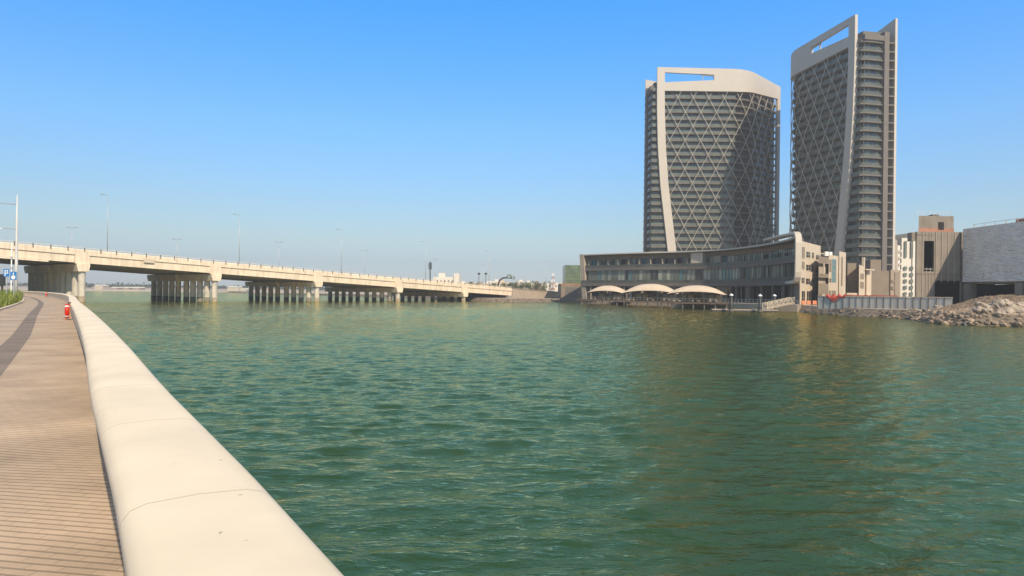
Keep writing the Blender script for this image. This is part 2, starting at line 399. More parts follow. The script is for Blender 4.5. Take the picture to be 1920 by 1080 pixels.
kerb()
def parapet():
    prof = [(.15, ZP - .02), (.13, 2.38), (.10, 2.47), (.025, 2.56), (0, 2.60), (.008, 2.64), (.035, 2.675), (.09, 2.695), (.27, 2.705), (.44, 2.698), (.505, 2.682), (.545, 2.65), (.56, 2.60), (.545, 2.53), (.49, 2.43), (.46, 2.2), (.46, -1.5)]
    prof = [(d, z) for d, z in prof]
    fine = resample(wall, step=.295); nn = normals(fine, left=False)
    b = MB(); secs = []; ms = []
    cum = [0]
    for p, q in zip(fine, fine[1:]): cum.append(cum[-1] + (q - p).length)
    # start so one joint lies where the photograph shows the nearest one
    near = min(range(len(fine)), key=lambda k: (fine[k] - Vector((-1.42, 2.44))).length)
    seg = 6
    def sec(p, n, inset):
        cx, cz = .28, 2.45; out = []
        for d, z in prof:
            if z > 2.3: 
                l = math.hypot(d - cx, z - cz); d2 = d - (d - cx) / l * inset; z2 = z - (z - cz) / l * inset
            else: d2, z2 = d + (inset if d < cx else -inset), z
            out.append((p.x + n.x * d2, p.y + n.y * d2, z2))
        return out
    for k in range(len(fine)):
        p, n = fine[k], nn[k]
        if (k - near) % seg == 0 and 0 < k < len(fine) - 1:
            t = (fine[k + 1] - fine[k - 1]).normalized()
            for dt, ins, mm in ((-.0062, 0, 0), (-.006, 0, 1), (-.002, 0, 1), (.002, 0, 1), (.006, 0, 0), (.0062, 0, 0)):
                secs.append(sec(p + t * dt, n, ins)); ms.append(1 if ins else 0)
            ms[-3] = 1; ms[-4] = 1; ms[-5] = 1; ms[-6] = 0; ms[-2] = 0
        else: secs.append(sec(p, n, 0)); ms.append(0)
    b.sweep(secs, ms)
    o = b.build('parapet_wall', [M['coping'], M['seam']], origin=(-1.05, 1.9, ZP), smooth=True)
    tag(o, 'low pale cream parapet wall with rounded jointed coping along the promenade', 'wall')
parapet()

# lifebuoys hung on the parapet
def lifebuoy(y0, label):
    k = min(range(len(wall)), key=lambda i: abs(wall[i].y - y0)); p = wall[k]; t = (wall[k + 1] - wall[k - 1]).normalized(); n = Vector((-t.y, t.x))
    p = p.lerp(wall[k + (1 if y0 > p.y else -1)], abs(y0 - p.y) / max(.01, abs(wall[k + (1 if y0 > p.y else -1)].y - p.y)))
    root = empty('lifebuoy', (p.x, p.y, ZP)); tag(root, label, 'lifebuoy', 'red lifebuoys on the promenade side of the parapet')
    T = Vector((t.x, t.y, 0)); Nn = Vector((n.x, n.y, 0)); c = Vector((p.x, p.y, ZP + .45)) + Nn * .14
    ring = [c + (T * math.cos(a) + Vector((0, 0, 1)) * math.sin(a)) * .29 for a in [2 * math.pi * j / 32 for j in range(32)]]
    b = MB(); b.tube(ring + ring[:2], .10, 12, cap=False); b.build('ring', M['red'], root, smooth=True)
    for a in (45, 135, 225, 315):
        b = MB(); b.tube([c + (T * math.cos(R(a + e)) + Vector((0, 0, 1)) * math.sin(R(a + e))) * .29 for e in (-7, 0, 7)], .106, 12); b.build('band', M['white'], root, smooth=True)
    b = MB(); b.obox((p + n * .03 - t * .2), (p + n * .03 + t * .2), -.03, ZP + .05, ZP + .88); b.build('backboard', M['orange'], root)
    b = MB(); b.bar(c + Vector((0, 0, .30)), c + Vector((0, 0, .46)) - Nn * .16, .045); b.build('bracket', M['darksteel'], root)
    rp = [c + T * -.12 + Vector((0, 0, -.36)), c + T * -.2 + Vector((0, 0, -.44)) , c + T * -.05 + Nn * .1 + Vector((0, 0, -.435)), c + T * .2 + Nn * .15 + Vector((0, 0, -.435)), c + T * .1 + Nn * .0 + Vector((0, 0, -.43))]
    b = MB(); b.tube(rp, .018, 6); b.build('rope', M['orange'], root, smooth=True)
lifebuoy(35.2, 'red lifebuoy ring hung low on the parapet, the nearer and brighter of the two')
lifebuoy(118, 'small distant red lifebuoy ring on the parapet near the bridge')

# ------------------------------------------------------------------ foliage
def leaves(b, c, r, n, size, m=0, flat=1.0, mats=1):
    c = Vector(c)
    for _ in range(n):
        while True:
            d = Vector((random.uniform(-1, 1), random.uniform(-1, 1), random.uniform(-1, 1)))
            if .35 < d.length < 1: break
        p = c + Vector((d.x * r[0], d.y * r[1], d.z * r[2]))
        x = Vector((random.gauss(0, 1), random.gauss(0, 1), random.gauss(0, .6))).normalized(); y = x.cross(Vector((random.gauss(0, 1), random.gauss(0, 1), random.gauss(0, 1)))).normalized()
        s = size * random.uniform(.6, 1.3)
        b.face([p - x * s, p + y * s * .45, p + x * s, p - y * s * .45], random.randrange(mats) if mats > 1 else m)
def hedge(P, d0, d1, h, name, label, mats, leafsize, dens, grassy=False):
    b = MB(); n = normals(P); cum = 0
    for k in range(len(P) - 1):
        a, q = P[k], n[k]; L_ = (P[k + 1] - a).length
        for _ in range(int(dens * L_ * (d1 - d0))):
            t = random.random(); d = random.uniform(d0, d1); pt = a.lerp(P[k + 1], t); x, y = pt.x + q.x * d, pt.y + q.y * d
            hh = h * (.55 + .5 * noise.noise(Vector((x * .5, y * .5, 3))) + .45 * random.random())
            ang = random.random() * 6.28; le = Vector((math.cos(ang), math.sin(ang), 0))
            if grassy:
                tip = Vector((x, y, ZP + hh)) + le * random.uniform(.1, .5) * hh; w_ = Vector((-le.y, le.x, 0)) * leafsize
                base = Vector((x, y, ZP))
                b.face([base - w_, base + w_, tip], random.randrange(len(mats)))
            else:
                leaves(b, (x, y, ZP + hh * random.random()), (.1, .1, .1), 1, leafsize, mats=len(mats))
    p0 = P[0]; o = b.build(name, mats, origin=(p0.x, p0.y, ZP)); tag(o, label, 'hedge'); return o
seg1 = [p for p in wall if 40 < p.y < 78]; seg2 = [p for p in wall if 84 < p.y < 122]; seg3 = [p for p in wall if 95 < p.y < 160]
hedge(seg1, 4.25, 9.5, 1.15, 'grass_hedge', 'yellow green grassy planting beside the kerb, nearest to the camera', [M['leafl'], M['leaf'], M['leafl']], .035, 46, True)
hedge(seg2, 4.25, 7.6, 1.25, 'grass_hedge', 'yellow green grassy planting by the white mast further along the path', [M['leafl'], M['leaf']], .04, 46, True)
hedge(seg3, 9, 16, 1.5, 'clipped_hedge', 'dark clipped hedge behind the grassy planting', [M['leafd']], .2, 16)

# ------------------------------------------------------------------ lamp posts, signs on the left
def mast():
    base = at(30, 549, 88); base.z = ZP
    root = empty('light_mast', base); tag(root, 'tall thick white mast with long arms beside the promenade', 'lamp post')
    x, y = base.x, base.y; zt = EYE + 173 * 88 / F
    b = MB(); b.tube([(x, y, ZP), (x, y, ZP + 5), (x, y, ZP + 9.5), (x, y, zt)], [.20, .18, .13, .06], 14); b.build('pole', M['mast'], root, smooth=True)
    for zz, L_ in ((EYE + 156 * 88 / F, 3.4), (EYE + 109 * 88 / F, 1.8)):
        b = MB(); b.tube([(x, y, zz - .05), (x - L_ * .5, y, zz + .05), (x - L_, y, zz + .06)], [.06, .05, .045], 8); a = b.build('arm', M['steel'], root)
        b = MB(); b.box(x - L_ - .7, x - L_, y - .14, y + .14, zz - .02, zz + .10); h = b.build('lamp_head', M['white'], root, bevel=.03)
    b = MB(); b.tube([(x - .25, y, zt - .8), (x + .02, y, zt - .8)], .04, 6); b.build('bracket', M['steel'], root)
    b = MB(); b.box(x - .12, x + .35, y - .3, y + .3, ZP, ZP + .12); b.build('base_plate', M['bridge'], root)
mast()
def park_sign(u, y_, ztop, label, sym):
    p = at(u, 540, y_); p.z = ZP
    root = empty('road_sign', p); tag(root, label, 'sign')
    b = MB(); b.tube([(p.x, p.y, ZP), (p.x, p.y, ztop)], .05, 8); b.build('post', M['steel'], root)
    b = MB(); b.box(p.x - .3, p.x + .3, p.y - .09, p.y - .05, ztop - .85, ztop - .05); pl = b.build('sign_plate', M['blue'], root, bevel=.01)
    b = MB()
    yy = p.y - .095
    if sym == 'P':
        b.box(p.x - .16, p.x - .08, yy - .01, yy, ztop - .78, ztop - .18); b.box(p.x - .08, p.x + .12, yy - .01, yy, ztop - .25, ztop - .18)
        b.box(p.x - .08, p.x + .12, yy - .01, yy, ztop - .52, ztop - .45); b.box(p.x + .12, p.x + .19, yy - .01, yy, ztop - .52, ztop - .18)
    else:
        b.tube([(p.x, yy, ztop - .6), (p.x, yy - .01, ztop - .6)], .2, 12); b.box(p.x - .04, p.x + .04, yy - .01, yy, ztop - .45, ztop - .15)
    b.build('symbol', M['white'], root)
park_sign(12.5, 72, EYE + 1.95, 'blue square sign with white P on a thin post, left of the pair', 'P')
park_sign(26, 66, EYE + 1.55, 'blue square sign with a white round symbol, right of the pair', 'o')
def slim_pole():
    p = at(21, 540, 96); p.z = ZP; root = empty('camera_pole', p); tag(root, 'slim pale banded pole left of the thick white mast', 'pole')
    b = MB(); b.tube([(p.x, p.y, ZP), (p.x, p.y, EYE + 84 * 96 / F)], [.1, .07], 8); b.build('pole', M['white'], root)
    for z in (4.5, 6, 7.5): b = MB(); b.tube([(p.x, p.y, z), (p.x, p.y, z + .35)], .12, 8); b.build('band', M['steel'], root)
    p = at(4, 540, 100); p.z = ZP; root = empty('dark_totem', p); tag(root, 'narrow black totem box on a post at the left edge', 'totem')
    b = MB(); b.box(p.x - .35, p.x + .35, p.y - .2, p.y + .2, EYE + .2, EYE + 1.9); b.build('box', M['darksteel'], root, bevel=.04)
    b = MB(); b.box(p.x - .1, p.x + .1, p.y - .08, p.y + .08, ZP, EYE + .2); b.build('post', M['darksteel'], root)
slim_pole()

# ------------------------------------------------------------------ bridge
A0 = Vector((-106.3, 169)); DV = Vector((21.9, 25.5)); BD = DV.normalized(); BN = Vector((-BD.y, BD.x))   # BN: away from camera
def bp(s, d=0): p = A0 + DV * s + BN * d; return p
def ztop(s): return 13.05 - 1.60 * s + .045 * max(s, 0) ** 2 * .5
def bridge():
    root = empty('road_bridge', (A0.x, A0.y, 0)); tag(root, 'long low concrete road bridge descending to the right across the water', 'bridge')
    s0, s1 = -3.0, 4.86; n = 48
    ss = [s0 + (s1 - s0) * k / n for k in range(n + 1)]
    def prism(prof, name, m, sa=s0, sb=s1, k=n):
        b = MB(); secs = []
        for i in range(k + 1):
            s = sa + (sb - sa) * i / k; zt = ztop(s); secs.append([(bp(s, d).x, bp(s, d).y, zt + z) for d, z in prof])
        b.sweep(secs); return b.build(name, m, root)
    W = 44.8
    prism([(0, -1.42), (0, -.15), (.12, 0), (.42, 0), (.5, -.15), (.5, -1.42)], 'edge_barrier', M['bridge'])
    prism([(W - .5, -1.42), (W - .5, 0), (W, 0), (W, -1.42)], 'edge_barrier', M['bridge'])
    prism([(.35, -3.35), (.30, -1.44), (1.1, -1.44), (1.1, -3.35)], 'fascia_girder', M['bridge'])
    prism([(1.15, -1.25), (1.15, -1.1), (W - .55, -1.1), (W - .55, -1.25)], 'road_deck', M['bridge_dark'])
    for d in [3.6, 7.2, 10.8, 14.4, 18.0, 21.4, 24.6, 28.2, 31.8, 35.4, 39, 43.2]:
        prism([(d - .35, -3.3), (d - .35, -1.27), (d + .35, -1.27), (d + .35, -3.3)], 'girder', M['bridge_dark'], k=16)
    # hand rail on the barrier
    b = MB()
    for i in range(n):
        a = bp(ss[i], .3); c = bp(ss[i + 1], .3)
        b.bar((a.x, a.y, ztop(ss[i]) + .42), (c.x, c.y, ztop(ss[i + 1]) + .42), .05)
    rail = b.build('hand_rail', M['bridge'], root)
    s = s0; k = 0
    while s < s1:
        a = bp(s, .3); a = bp(s, -.09); b = MB(); b.bar((a.x, a.y, ztop(s) - .55), (a.x, a.y, ztop(s) + .45), .085); b.build('rail_post', M['soff'], rail); s += .1075; 
    # fascia blocks over the piers and the piers
    for q in range(-1, 5):
        zt = ztop(q); b = MB()
        a = bp(q - .052, -.06); c = bp(q + .042, -.06); b.obox(a, c, .45, zt - 3.5, zt - .35, 0, zt - 3.62, zt - .47)
        b.build('fascia_block', M['bridge'], root)
        # hammer-head caps for the two decks
        for (d0, d1) in ((-.55, 20.2), (22.8, 44.2)):
            zc = zt - 3.45; h = 2.05 if q < 2 else 1.75
            b = MB(); secs = []
            for d in (d0, d1):
                p = bp(q, d); loop = []
                for x, z in ((-1.45, 0), (1.45, 0), (1.45, -.7), (1.15, -h), (-1.15, -h), (-1.45, -.7)):
                    loop.append((p.x + BD.x * x, p.y + BD.y * x, zc + z))
                secs.append(loop)
            b.sweep(secs); b.build('pier_cap', M['bridge'], root, bevel=.08)
        for k in range(10):
            d = .75 + k * 4.5 + (0 if k < 5 else 1.1); p = bp(q, d)
            cap_bottom = zt - 3.45 - (2.05 if q < 2 else 1.75)
            b = MB(); b.tube([(p.x, p.y, 1.25 if q > 0 else 1.5), (p.x, p.y, cap_bottom + .03)], .80, 24, cap=False)
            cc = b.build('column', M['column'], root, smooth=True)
            b = MB(); b.tube([(p.x, p.y, -2), (p.x, p.y, 1.25 if q > 0 else 1.5)], .82, 24); b.build('tide_mark', M['tide'] if k > 0 else mat_tide_sunlit, cc, smooth=True)
    # utility trough hung below the left end
    b = MB()
    for sa, sb in ((-3, -.22),):
        a = bp(sa, -.35); c = bp(sb, -.35); b.obox(a, c, .5, ztop(sa) - 3.75, ztop(sa) - 3.4, 0, ztop(sb) - 3.75, ztop(sb) - 3.4)
    b.build('cable_trough', M['bridge'], root)
mat_tide_sunlit = mat('tide_stain_lit', (.27, .22, .15), .85, var=.25, scale=3)  # paler tide stain of the front columns, sunlight painted into its colour
bridge()
def sign_box():
    # small blank nameplate hanging on the fascia
    p = bp(.42, -.1); q = bp(.50, -.1); s = .46; zt = ztop(s)
    b = MB(); b.obox(p, q, -.12, zt - 1.9, zt - .75, 0, zt - 2.0, zt - .87); o = b.build('fascia_plate', M['cream'], origin=(p.x, p.y, zt - 1.9), bevel=.03)
    tag(o, 'small pale rectangular box fixed to the bridge side', 'box')
sign_box()
# abutment, approach ramp
def ramp():
    root = empty('ramp_wall', (0.2, 293, 0)); tag(root, 'long grey brown retaining wall of the bridge approach', 'wall')
    P = [bp(4.865), Vector((9, 303)), Vector((18, 312)), Vector((28, 320)), Vector((60, 340))]
    b = MB(); zs = [ztop(4.86), 5.15, 4.6, 4.0, 3.4]
    for i in range(4):
        b.obox(P[i], P[i + 1], 38, .3, zs[i], 0, .3, zs[i + 1])
    b.build('retaining_wall', M['beige'], root)
    b = MB()
    for i in range(4):
        n = (P[i + 1] - P[i]).normalized(); n = Vector((n.y, -n.x)) * .15
        b.obox(P[i] + n, P[i + 1] + n, .5, zs[i] - .35, zs[i] + .05, 0, zs[i + 1] - .35, zs[i + 1] + .05)
    b.build('coping', M['brown'], root)
    b = MB(); a = bp(4.78, 0); c = bp(4.78, 44); b.obox(a, c, -8, -.5, ztop(4.8) - 3.4); b.build('abutment', M['bridge_dark'], root)
ramp()

# lamp posts on the bridge
def lamp(name, base, h, arm, label, group, double=False, thick=.10):
    root = empty(name, base); tag(root, label, 'lamp post', group)
    x, y, z = base
    b = MB(); b.tube([(x, y, z), (x, y, z + h * .5), (x, y, z + h)], [thick, thick * .75, thick * .5], 8); b.build('pole', M['steel'], root, smooth=True)
    for sg in ((-1, 1) if double else (-1,)):
        b = MB(); b.tube([(x, y, z + h - .15), (x + sg * arm * .6, y, z + h + .05), (x + sg * arm, y, z + h + .1)], [.06, .055, .05], 6); b.build('arm', M['steel'], root)
        b = MB(); b.box(x + sg * arm - .5, x + sg * arm + .5, y - .2, y + .2, z + h + .02, z + h + .2); b.build('lamp_head', M['steel'], root, bevel=.05)
    return root
words = ['first tall single arm lamp post on the bridge, leftmost', 'second tall single arm lamp post on the bridge counting from the left', 'third tall single arm lamp post, midway along the bridge', 'fourth tall single arm lamp post, beside the dark mast', 'fifth tall single arm lamp post, near the right end of the bridge']
for s, lb in zip((.171, 1.219, 2.28, 3.40, 4.45), words):
    p = bp(s, .9); lamp('street_lamp', (p.x, p.y, ztop(s) - 1.1), 15.6, 1.5, lb, 'tall lamp posts on the near bridge edge')
w2 = ['short double headed lamp post on the far bridge edge, leftmost', 'short double headed lamp post on the far bridge edge, second from the left', 'double headed lamp post on the far bridge edge, third from the left', 'double headed lamp post on the far bridge edge, fourth from the left', 'double headed lamp post far right of the dark mast']
for (u, v), lb in zip(((135, 427), (332, 449), (523, 454), (684, 470), (816, 486)), w2):
    # point on the far edge of the deck seen in that direction
    r = (u - 960 + ROLL * (v - 540)) / F; P0 = A0 + BN * 41; t = (r * P0.y - P0.x) / (BD.x - r * BD.y); p = P0 + BD * t; s = t / DV.length
    zt_ = at(u, v, p.y).z; zb = ztop(min(s, 4.8)) - 1.1; lamp('twin_lamp', (p.x, p.y, zb), zt_ - zb, 1.1, lb, 'twin lamps on the far bridge edge', True)
def cell_mast():
    p = at(806, 540, 268); z0 = ztop(3.5) - 3; root = empty('dark_mast', (p.x, p.y, z0)); tag(root, 'dark slender mast with antenna cluster behind the bridge parapet', 'mast')
    b = MB(); b.tube([(p.x, p.y, z0), (p.x, p.y, EYE + 12)], .22, 8); b.build('pole', M['darksteel'], root)
    for dx in (-.45, 0, .45):
        b = MB(); b.box(p.x + dx - .15, p.x + dx + .15, p.y - .35, p.y - .1, EYE + 9.0, EYE + 11.5); b.build('antenna', M['darksteel'], root)
cell_mast()

# ------------------------------------------------------------------ land on the right and far shore
ZR = 1.45
shore = [(150, 52), (95, 70), (70, 82), (64, 87), (58.5, 90), (59, 98), (62.5, 106), (65.5, 116), (62.5, 126), (63.5, 138), (64, 150), (67, 158), (66, 170), (62, 184), (52, 205), (44, 224), (33, 244), (28, 258), (27, 275), (24, 284), (12, 274), (2, 267), (-9, 267), (-16, 276), (-24, 296), (-40, 330), (-70, 400), (-110, 480), (-150, 560)]
def land_right():
    P = catmull([Vector(p) for p in shore], 3); b = MB()
    n = normals(P, left=False)    # outward is to the left of travel going away? handled by sign below
    top = [(p.x + q.x * 2.6, p.y + q.y * 2.6, ZR) for p, q in zip(P, n)]; low = [(p.x - q.x * .6, p.y - q.y * .6, -.6) for p, q in zip(P, n)]
    top2 = top + [(-300, 700, ZR), (3000, 3000, ZR), (3000, 52, ZR)]
    b.face(top2)
    for k in range(len(P) - 1): b.face([top[k], low[k], low[k + 1], top[k + 1]], 1)
    o = b.build('ground', [M['sand'], M['rock']]); tag(o, 'sandy building site land on the right bank', None, None, 'structure')
    return P, n
SP, SN = land_right()
def rock(b, c, r, m=0, sub=1):
    bm = bmesh.new(); bmesh.ops.create_icosphere(bm, subdivisions=sub, radius=1); sd = Vector((random.random() * 99, random.random() * 99, 0))
    sc = Vector((random.uniform(.7, 1.35), random.uniform(.7, 1.35), random.uniform(.5, .95))) * r; rot = Matrix.Rotation(random.random() * 6.28, 3, 'Z') @ Matrix.Rotation(random.gauss(0, .35), 3, 'X')
    i = len(b.v)
    for v in bm.verts:
        p = v.co * (1 + .55 * noise.noise(v.co * 1.3 + sd) + .18 * noise.noise(v.co * 3.4 + sd)); p = rot @ Vector((p.x * sc.x, p.y * sc.y, p.z * sc.z)); b.v.append((c[0] + p.x, c[1] + p.y, c[2] + p.z))
    for f in bm.faces: b.f.append(tuple(i + v.index for v in f.verts)); b.m.append(m)
    bm.free()
def riprap():
    b = MB()
    for p, q in zip(SP, SN):
        if p.y > 300 or p.x > 100: continue
        far = p.y > 160; dens = 16 if p.y < 118 else 9 if p.y < 135 else (7 if not far else 5)
        if 160 < p.y < 262: dens = 0
        for _ in range(dens):
            d = random.uniform(-.9, 2.5); z = -.2 + (ZR + .15) * max(0, (d + .6)) / 3.1; t = random.uniform(-1.6, 1.6)
            r = random.uniform(.16, .5) * (.62 if p.y < 118 else .85)
            rock(b, (p.x + q.x * d - q.y * t, p.y + q.y * d + q.x * t, z - .1), r, 1 if z < .3 else 0, 1 if p.y > 135 else 2)
    o = b.build('riprap', [M['rock'], M['rockdark']]); tag(o, 'loose grey and tan rocks lining the water edge', None, None, 'stuff')
riprap()
def mound(name, cx, cy, rx, ry, h, rz, m, label, rough, ridge=0, n=90, top=None):
    b = MB(); N_ = n
    for i in range(N_ + 1):
        for j in range(N_ + 1):
            x = (i / N_ * 2 - 1); y = (j / N_ * 2 - 1); r = math.hypot(x, y); X = cx + x * rx; Y = cy + y * ry
            f = max(0, 1 - r); f = f ** .85
            nz = noise.fractal(Vector((X * .33, Y * .33, rz)), 1, 2, 6)
            z = h * min(f * 1.35, .8 + f * .3) * (1 + .22 * nz) + rough * noise.fractal(Vector((X * 2.3, Y * 2.3, rz + 9)), .7, 2, 6) * min(1, f * 6) - .12
            b.v.append((X, Y, ZR + z - (.5 if r > 1 else 0)))
    for i in range(N_):
        for j in range(N_):
            a = i * (N_ + 1) + j; b.f.append((a, a + N_ + 1, a + N_ + 2, a + 1)); b.m.append(0)
    o = b.build(name, m, origin=(cx, cy, ZR)); tag(o, label, None, None, 'structure'); return o
mound('soil_mound', 79, 108, 12, 7, 2.5, 1.0, M['soil'], 'dark brown soil heap behind the pale rubble', .2)
mound('rubble_mound', 73.5, 96.5, 11.5, 6.5, 1.75, 4.0, M['rubble'], 'pale rubble heap on the right bank', .17, n=170)
mound('rubble_mound', 86, 97.5, 13, 7, 1.85, 7.5, M['rubble'], 'pale rubble heap continuing off to the right', .17, n=150)
def ledge():
    b = MB()
    for p, q in zip(SP, SN):
        if not (84 < p.y < 118 and p.x < 90): continue
        for _ in range(20):
            d = random.uniform(.1, 5.5); t = random.uniform(-1.6, 1.6); r = random.uniform(.12, .5)
            z = min(ZR, -.1 + 1.5 * (d + .3) / 3.0); rock(b, (p.x + q.x * d - q.y * t, p.y + q.y * d + q.x * t, z), r, 0, 1)
    tag(b.build('broken_stone', M['rubble']), 'broken tan stones scattered in front of the rubble heap', None, None, 'stuff')
ledge()
bl = [(1903, 591, 91, 1.15, 'large pale upright boulder with a pointed right shoulder, lowest of the boulders'), (1868, 579, 93, 1.25, 'large rounded boulder with lit top left of the pointed one'), (1886, 571, 94, 1.1, 'wide grey boulder near the top of the heap'), (1853, 590, 91, .8, 'flat boulder at the foot of the heap left of the pointed one'),
      (1917, 573, 94, 1.0, 'boulder cut by the right edge of the view, upper one'), (1843, 578, 92.5, .9, 'mid sized boulder in the middle of the pale heap'), (1835, 583, 92, .7, 'low sloping boulder left of the middle of the heap'), (1875, 594, 89.5, .6, 'small boulder near the waterline stones'), (1921, 588, 92, .9, 'boulder cut by the right edge of the view, lower one'),
      (1760, 578, 112, .7, 'grey boulder leaning at the right end of the hoarding')]
for u, v, Y, r, lb in bl:
    p = at(u, v, Y); b = MB(); rock(b, (p.x, p.y, max(p.z, ZR + .2)), r, 0, 3); tag(b.build('boulder', M['boulder'], origin=(p.x, p.y, p.z)), lb, 'boulder', 'boulders on the rubble heap')

# hoarding
def hoarding():
    P = resample([Vector((61.2, 137.5)), Vector((64, 136)), Vector((75, 121))], n=18)
    P = resample([at(1533, 560, 139).xy, at(1545, 560, 138).xy, at(1786, 560, 120).xy], n=19)
    root = empty('site_hoarding', (P[0].x, P[0].y, ZR)); tag(root, 'grey metal site hoarding of tall panels along the rocky bank', 'fence')
    for i in range(19):
        a, c = P[i], P[i + 1]; jt = random.uniform(-.06, .06); t = (c - a).normalized()
        b = MB(); b.obox(a + t * .06, c - t * .06, .06, ZR - .3 + jt * .3, 3.62 + jt); b.build('panel', M['hoard'], root)
        b = MB(); b.bar((a.x, a.y, ZR - .3), (a.x, a.y, 3.70), .07); b.build('post', M['hoardpost'], root)
    b = MB()
    for i in range(19):
        a, c = P[i], P[i + 1]; b.bar((a.x, a.y - .06, 3.68), (c.x, c.y - .06, 3.66 + random.uniform(-.04, .04)), .07)
    b.build('top_rail', M['cream'], root)
    # red mesh draped over it
    b = MB(); n = normals(P, left=False)
    top = []
    for k in range(24):
        f = 1.4 + k / 23 * 3.0; i = int(f); p = P[i].lerp(P[i + 1], f - i); q = n[i]; dep = .35 + .9 * math.exp(-((k - 9) / 4.5) ** 2) + .12 * random.random()
        p3 = Vector((p.x + q.x * .1, p.y + q.y * .1, 0)); top.append((p3 + Vector((0, 0, 3.95 + .2 * math.sin(k * .9))), p3 + Vector((q.x * .12, q.y * .12, 3.8 - dep))))
    b.sweep([[a, Vector(a) * .5 + Vector(c) * .5 + Vector((n[2].x * .15, n[2].y * .15, 0)), c, Vector(c) - Vector((n[2].x, n[2].y, 0)) * .03, Vector(a) - Vector((n[2].x, n[2].y, 0)) * .03] for a, c in top])
    tag(b.build('red_tarpaulin', M['redmesh'], origin=top[0][1]), 'red tarpaulin hanging over the left part of the hoarding', 'tarpaulin')
    b = MB()
    for k in range(60):
        f = 4.4 + k / 59 * 7.5; i = int(f); p = P[i].lerp(P[i + 1], f - i); hh = .12 + .14 * random.random()
        if k: b.hexa([(pp.x, pp.y - .1, 3.72), (p.x, p.y - .1, 3.72), (p.x, p.y + .1, 3.72), (pp.x, pp.y + .1, 3.72), (pp.x, pp.y - .1, 3.72 + ph), (p.x, p.y - .1, 3.72 + hh), (p.x, p.y + .1, 3.72 + hh), (pp.x, pp.y + .1, 3.72 + ph)])
        pp, ph = p, hh
    tag(b.build('red_netting', M['redmesh'], origin=(P[5].x, P[5].y, 3.7)), 'strip of red safety netting laid along the top of the hoarding', 'netting')
hoarding()

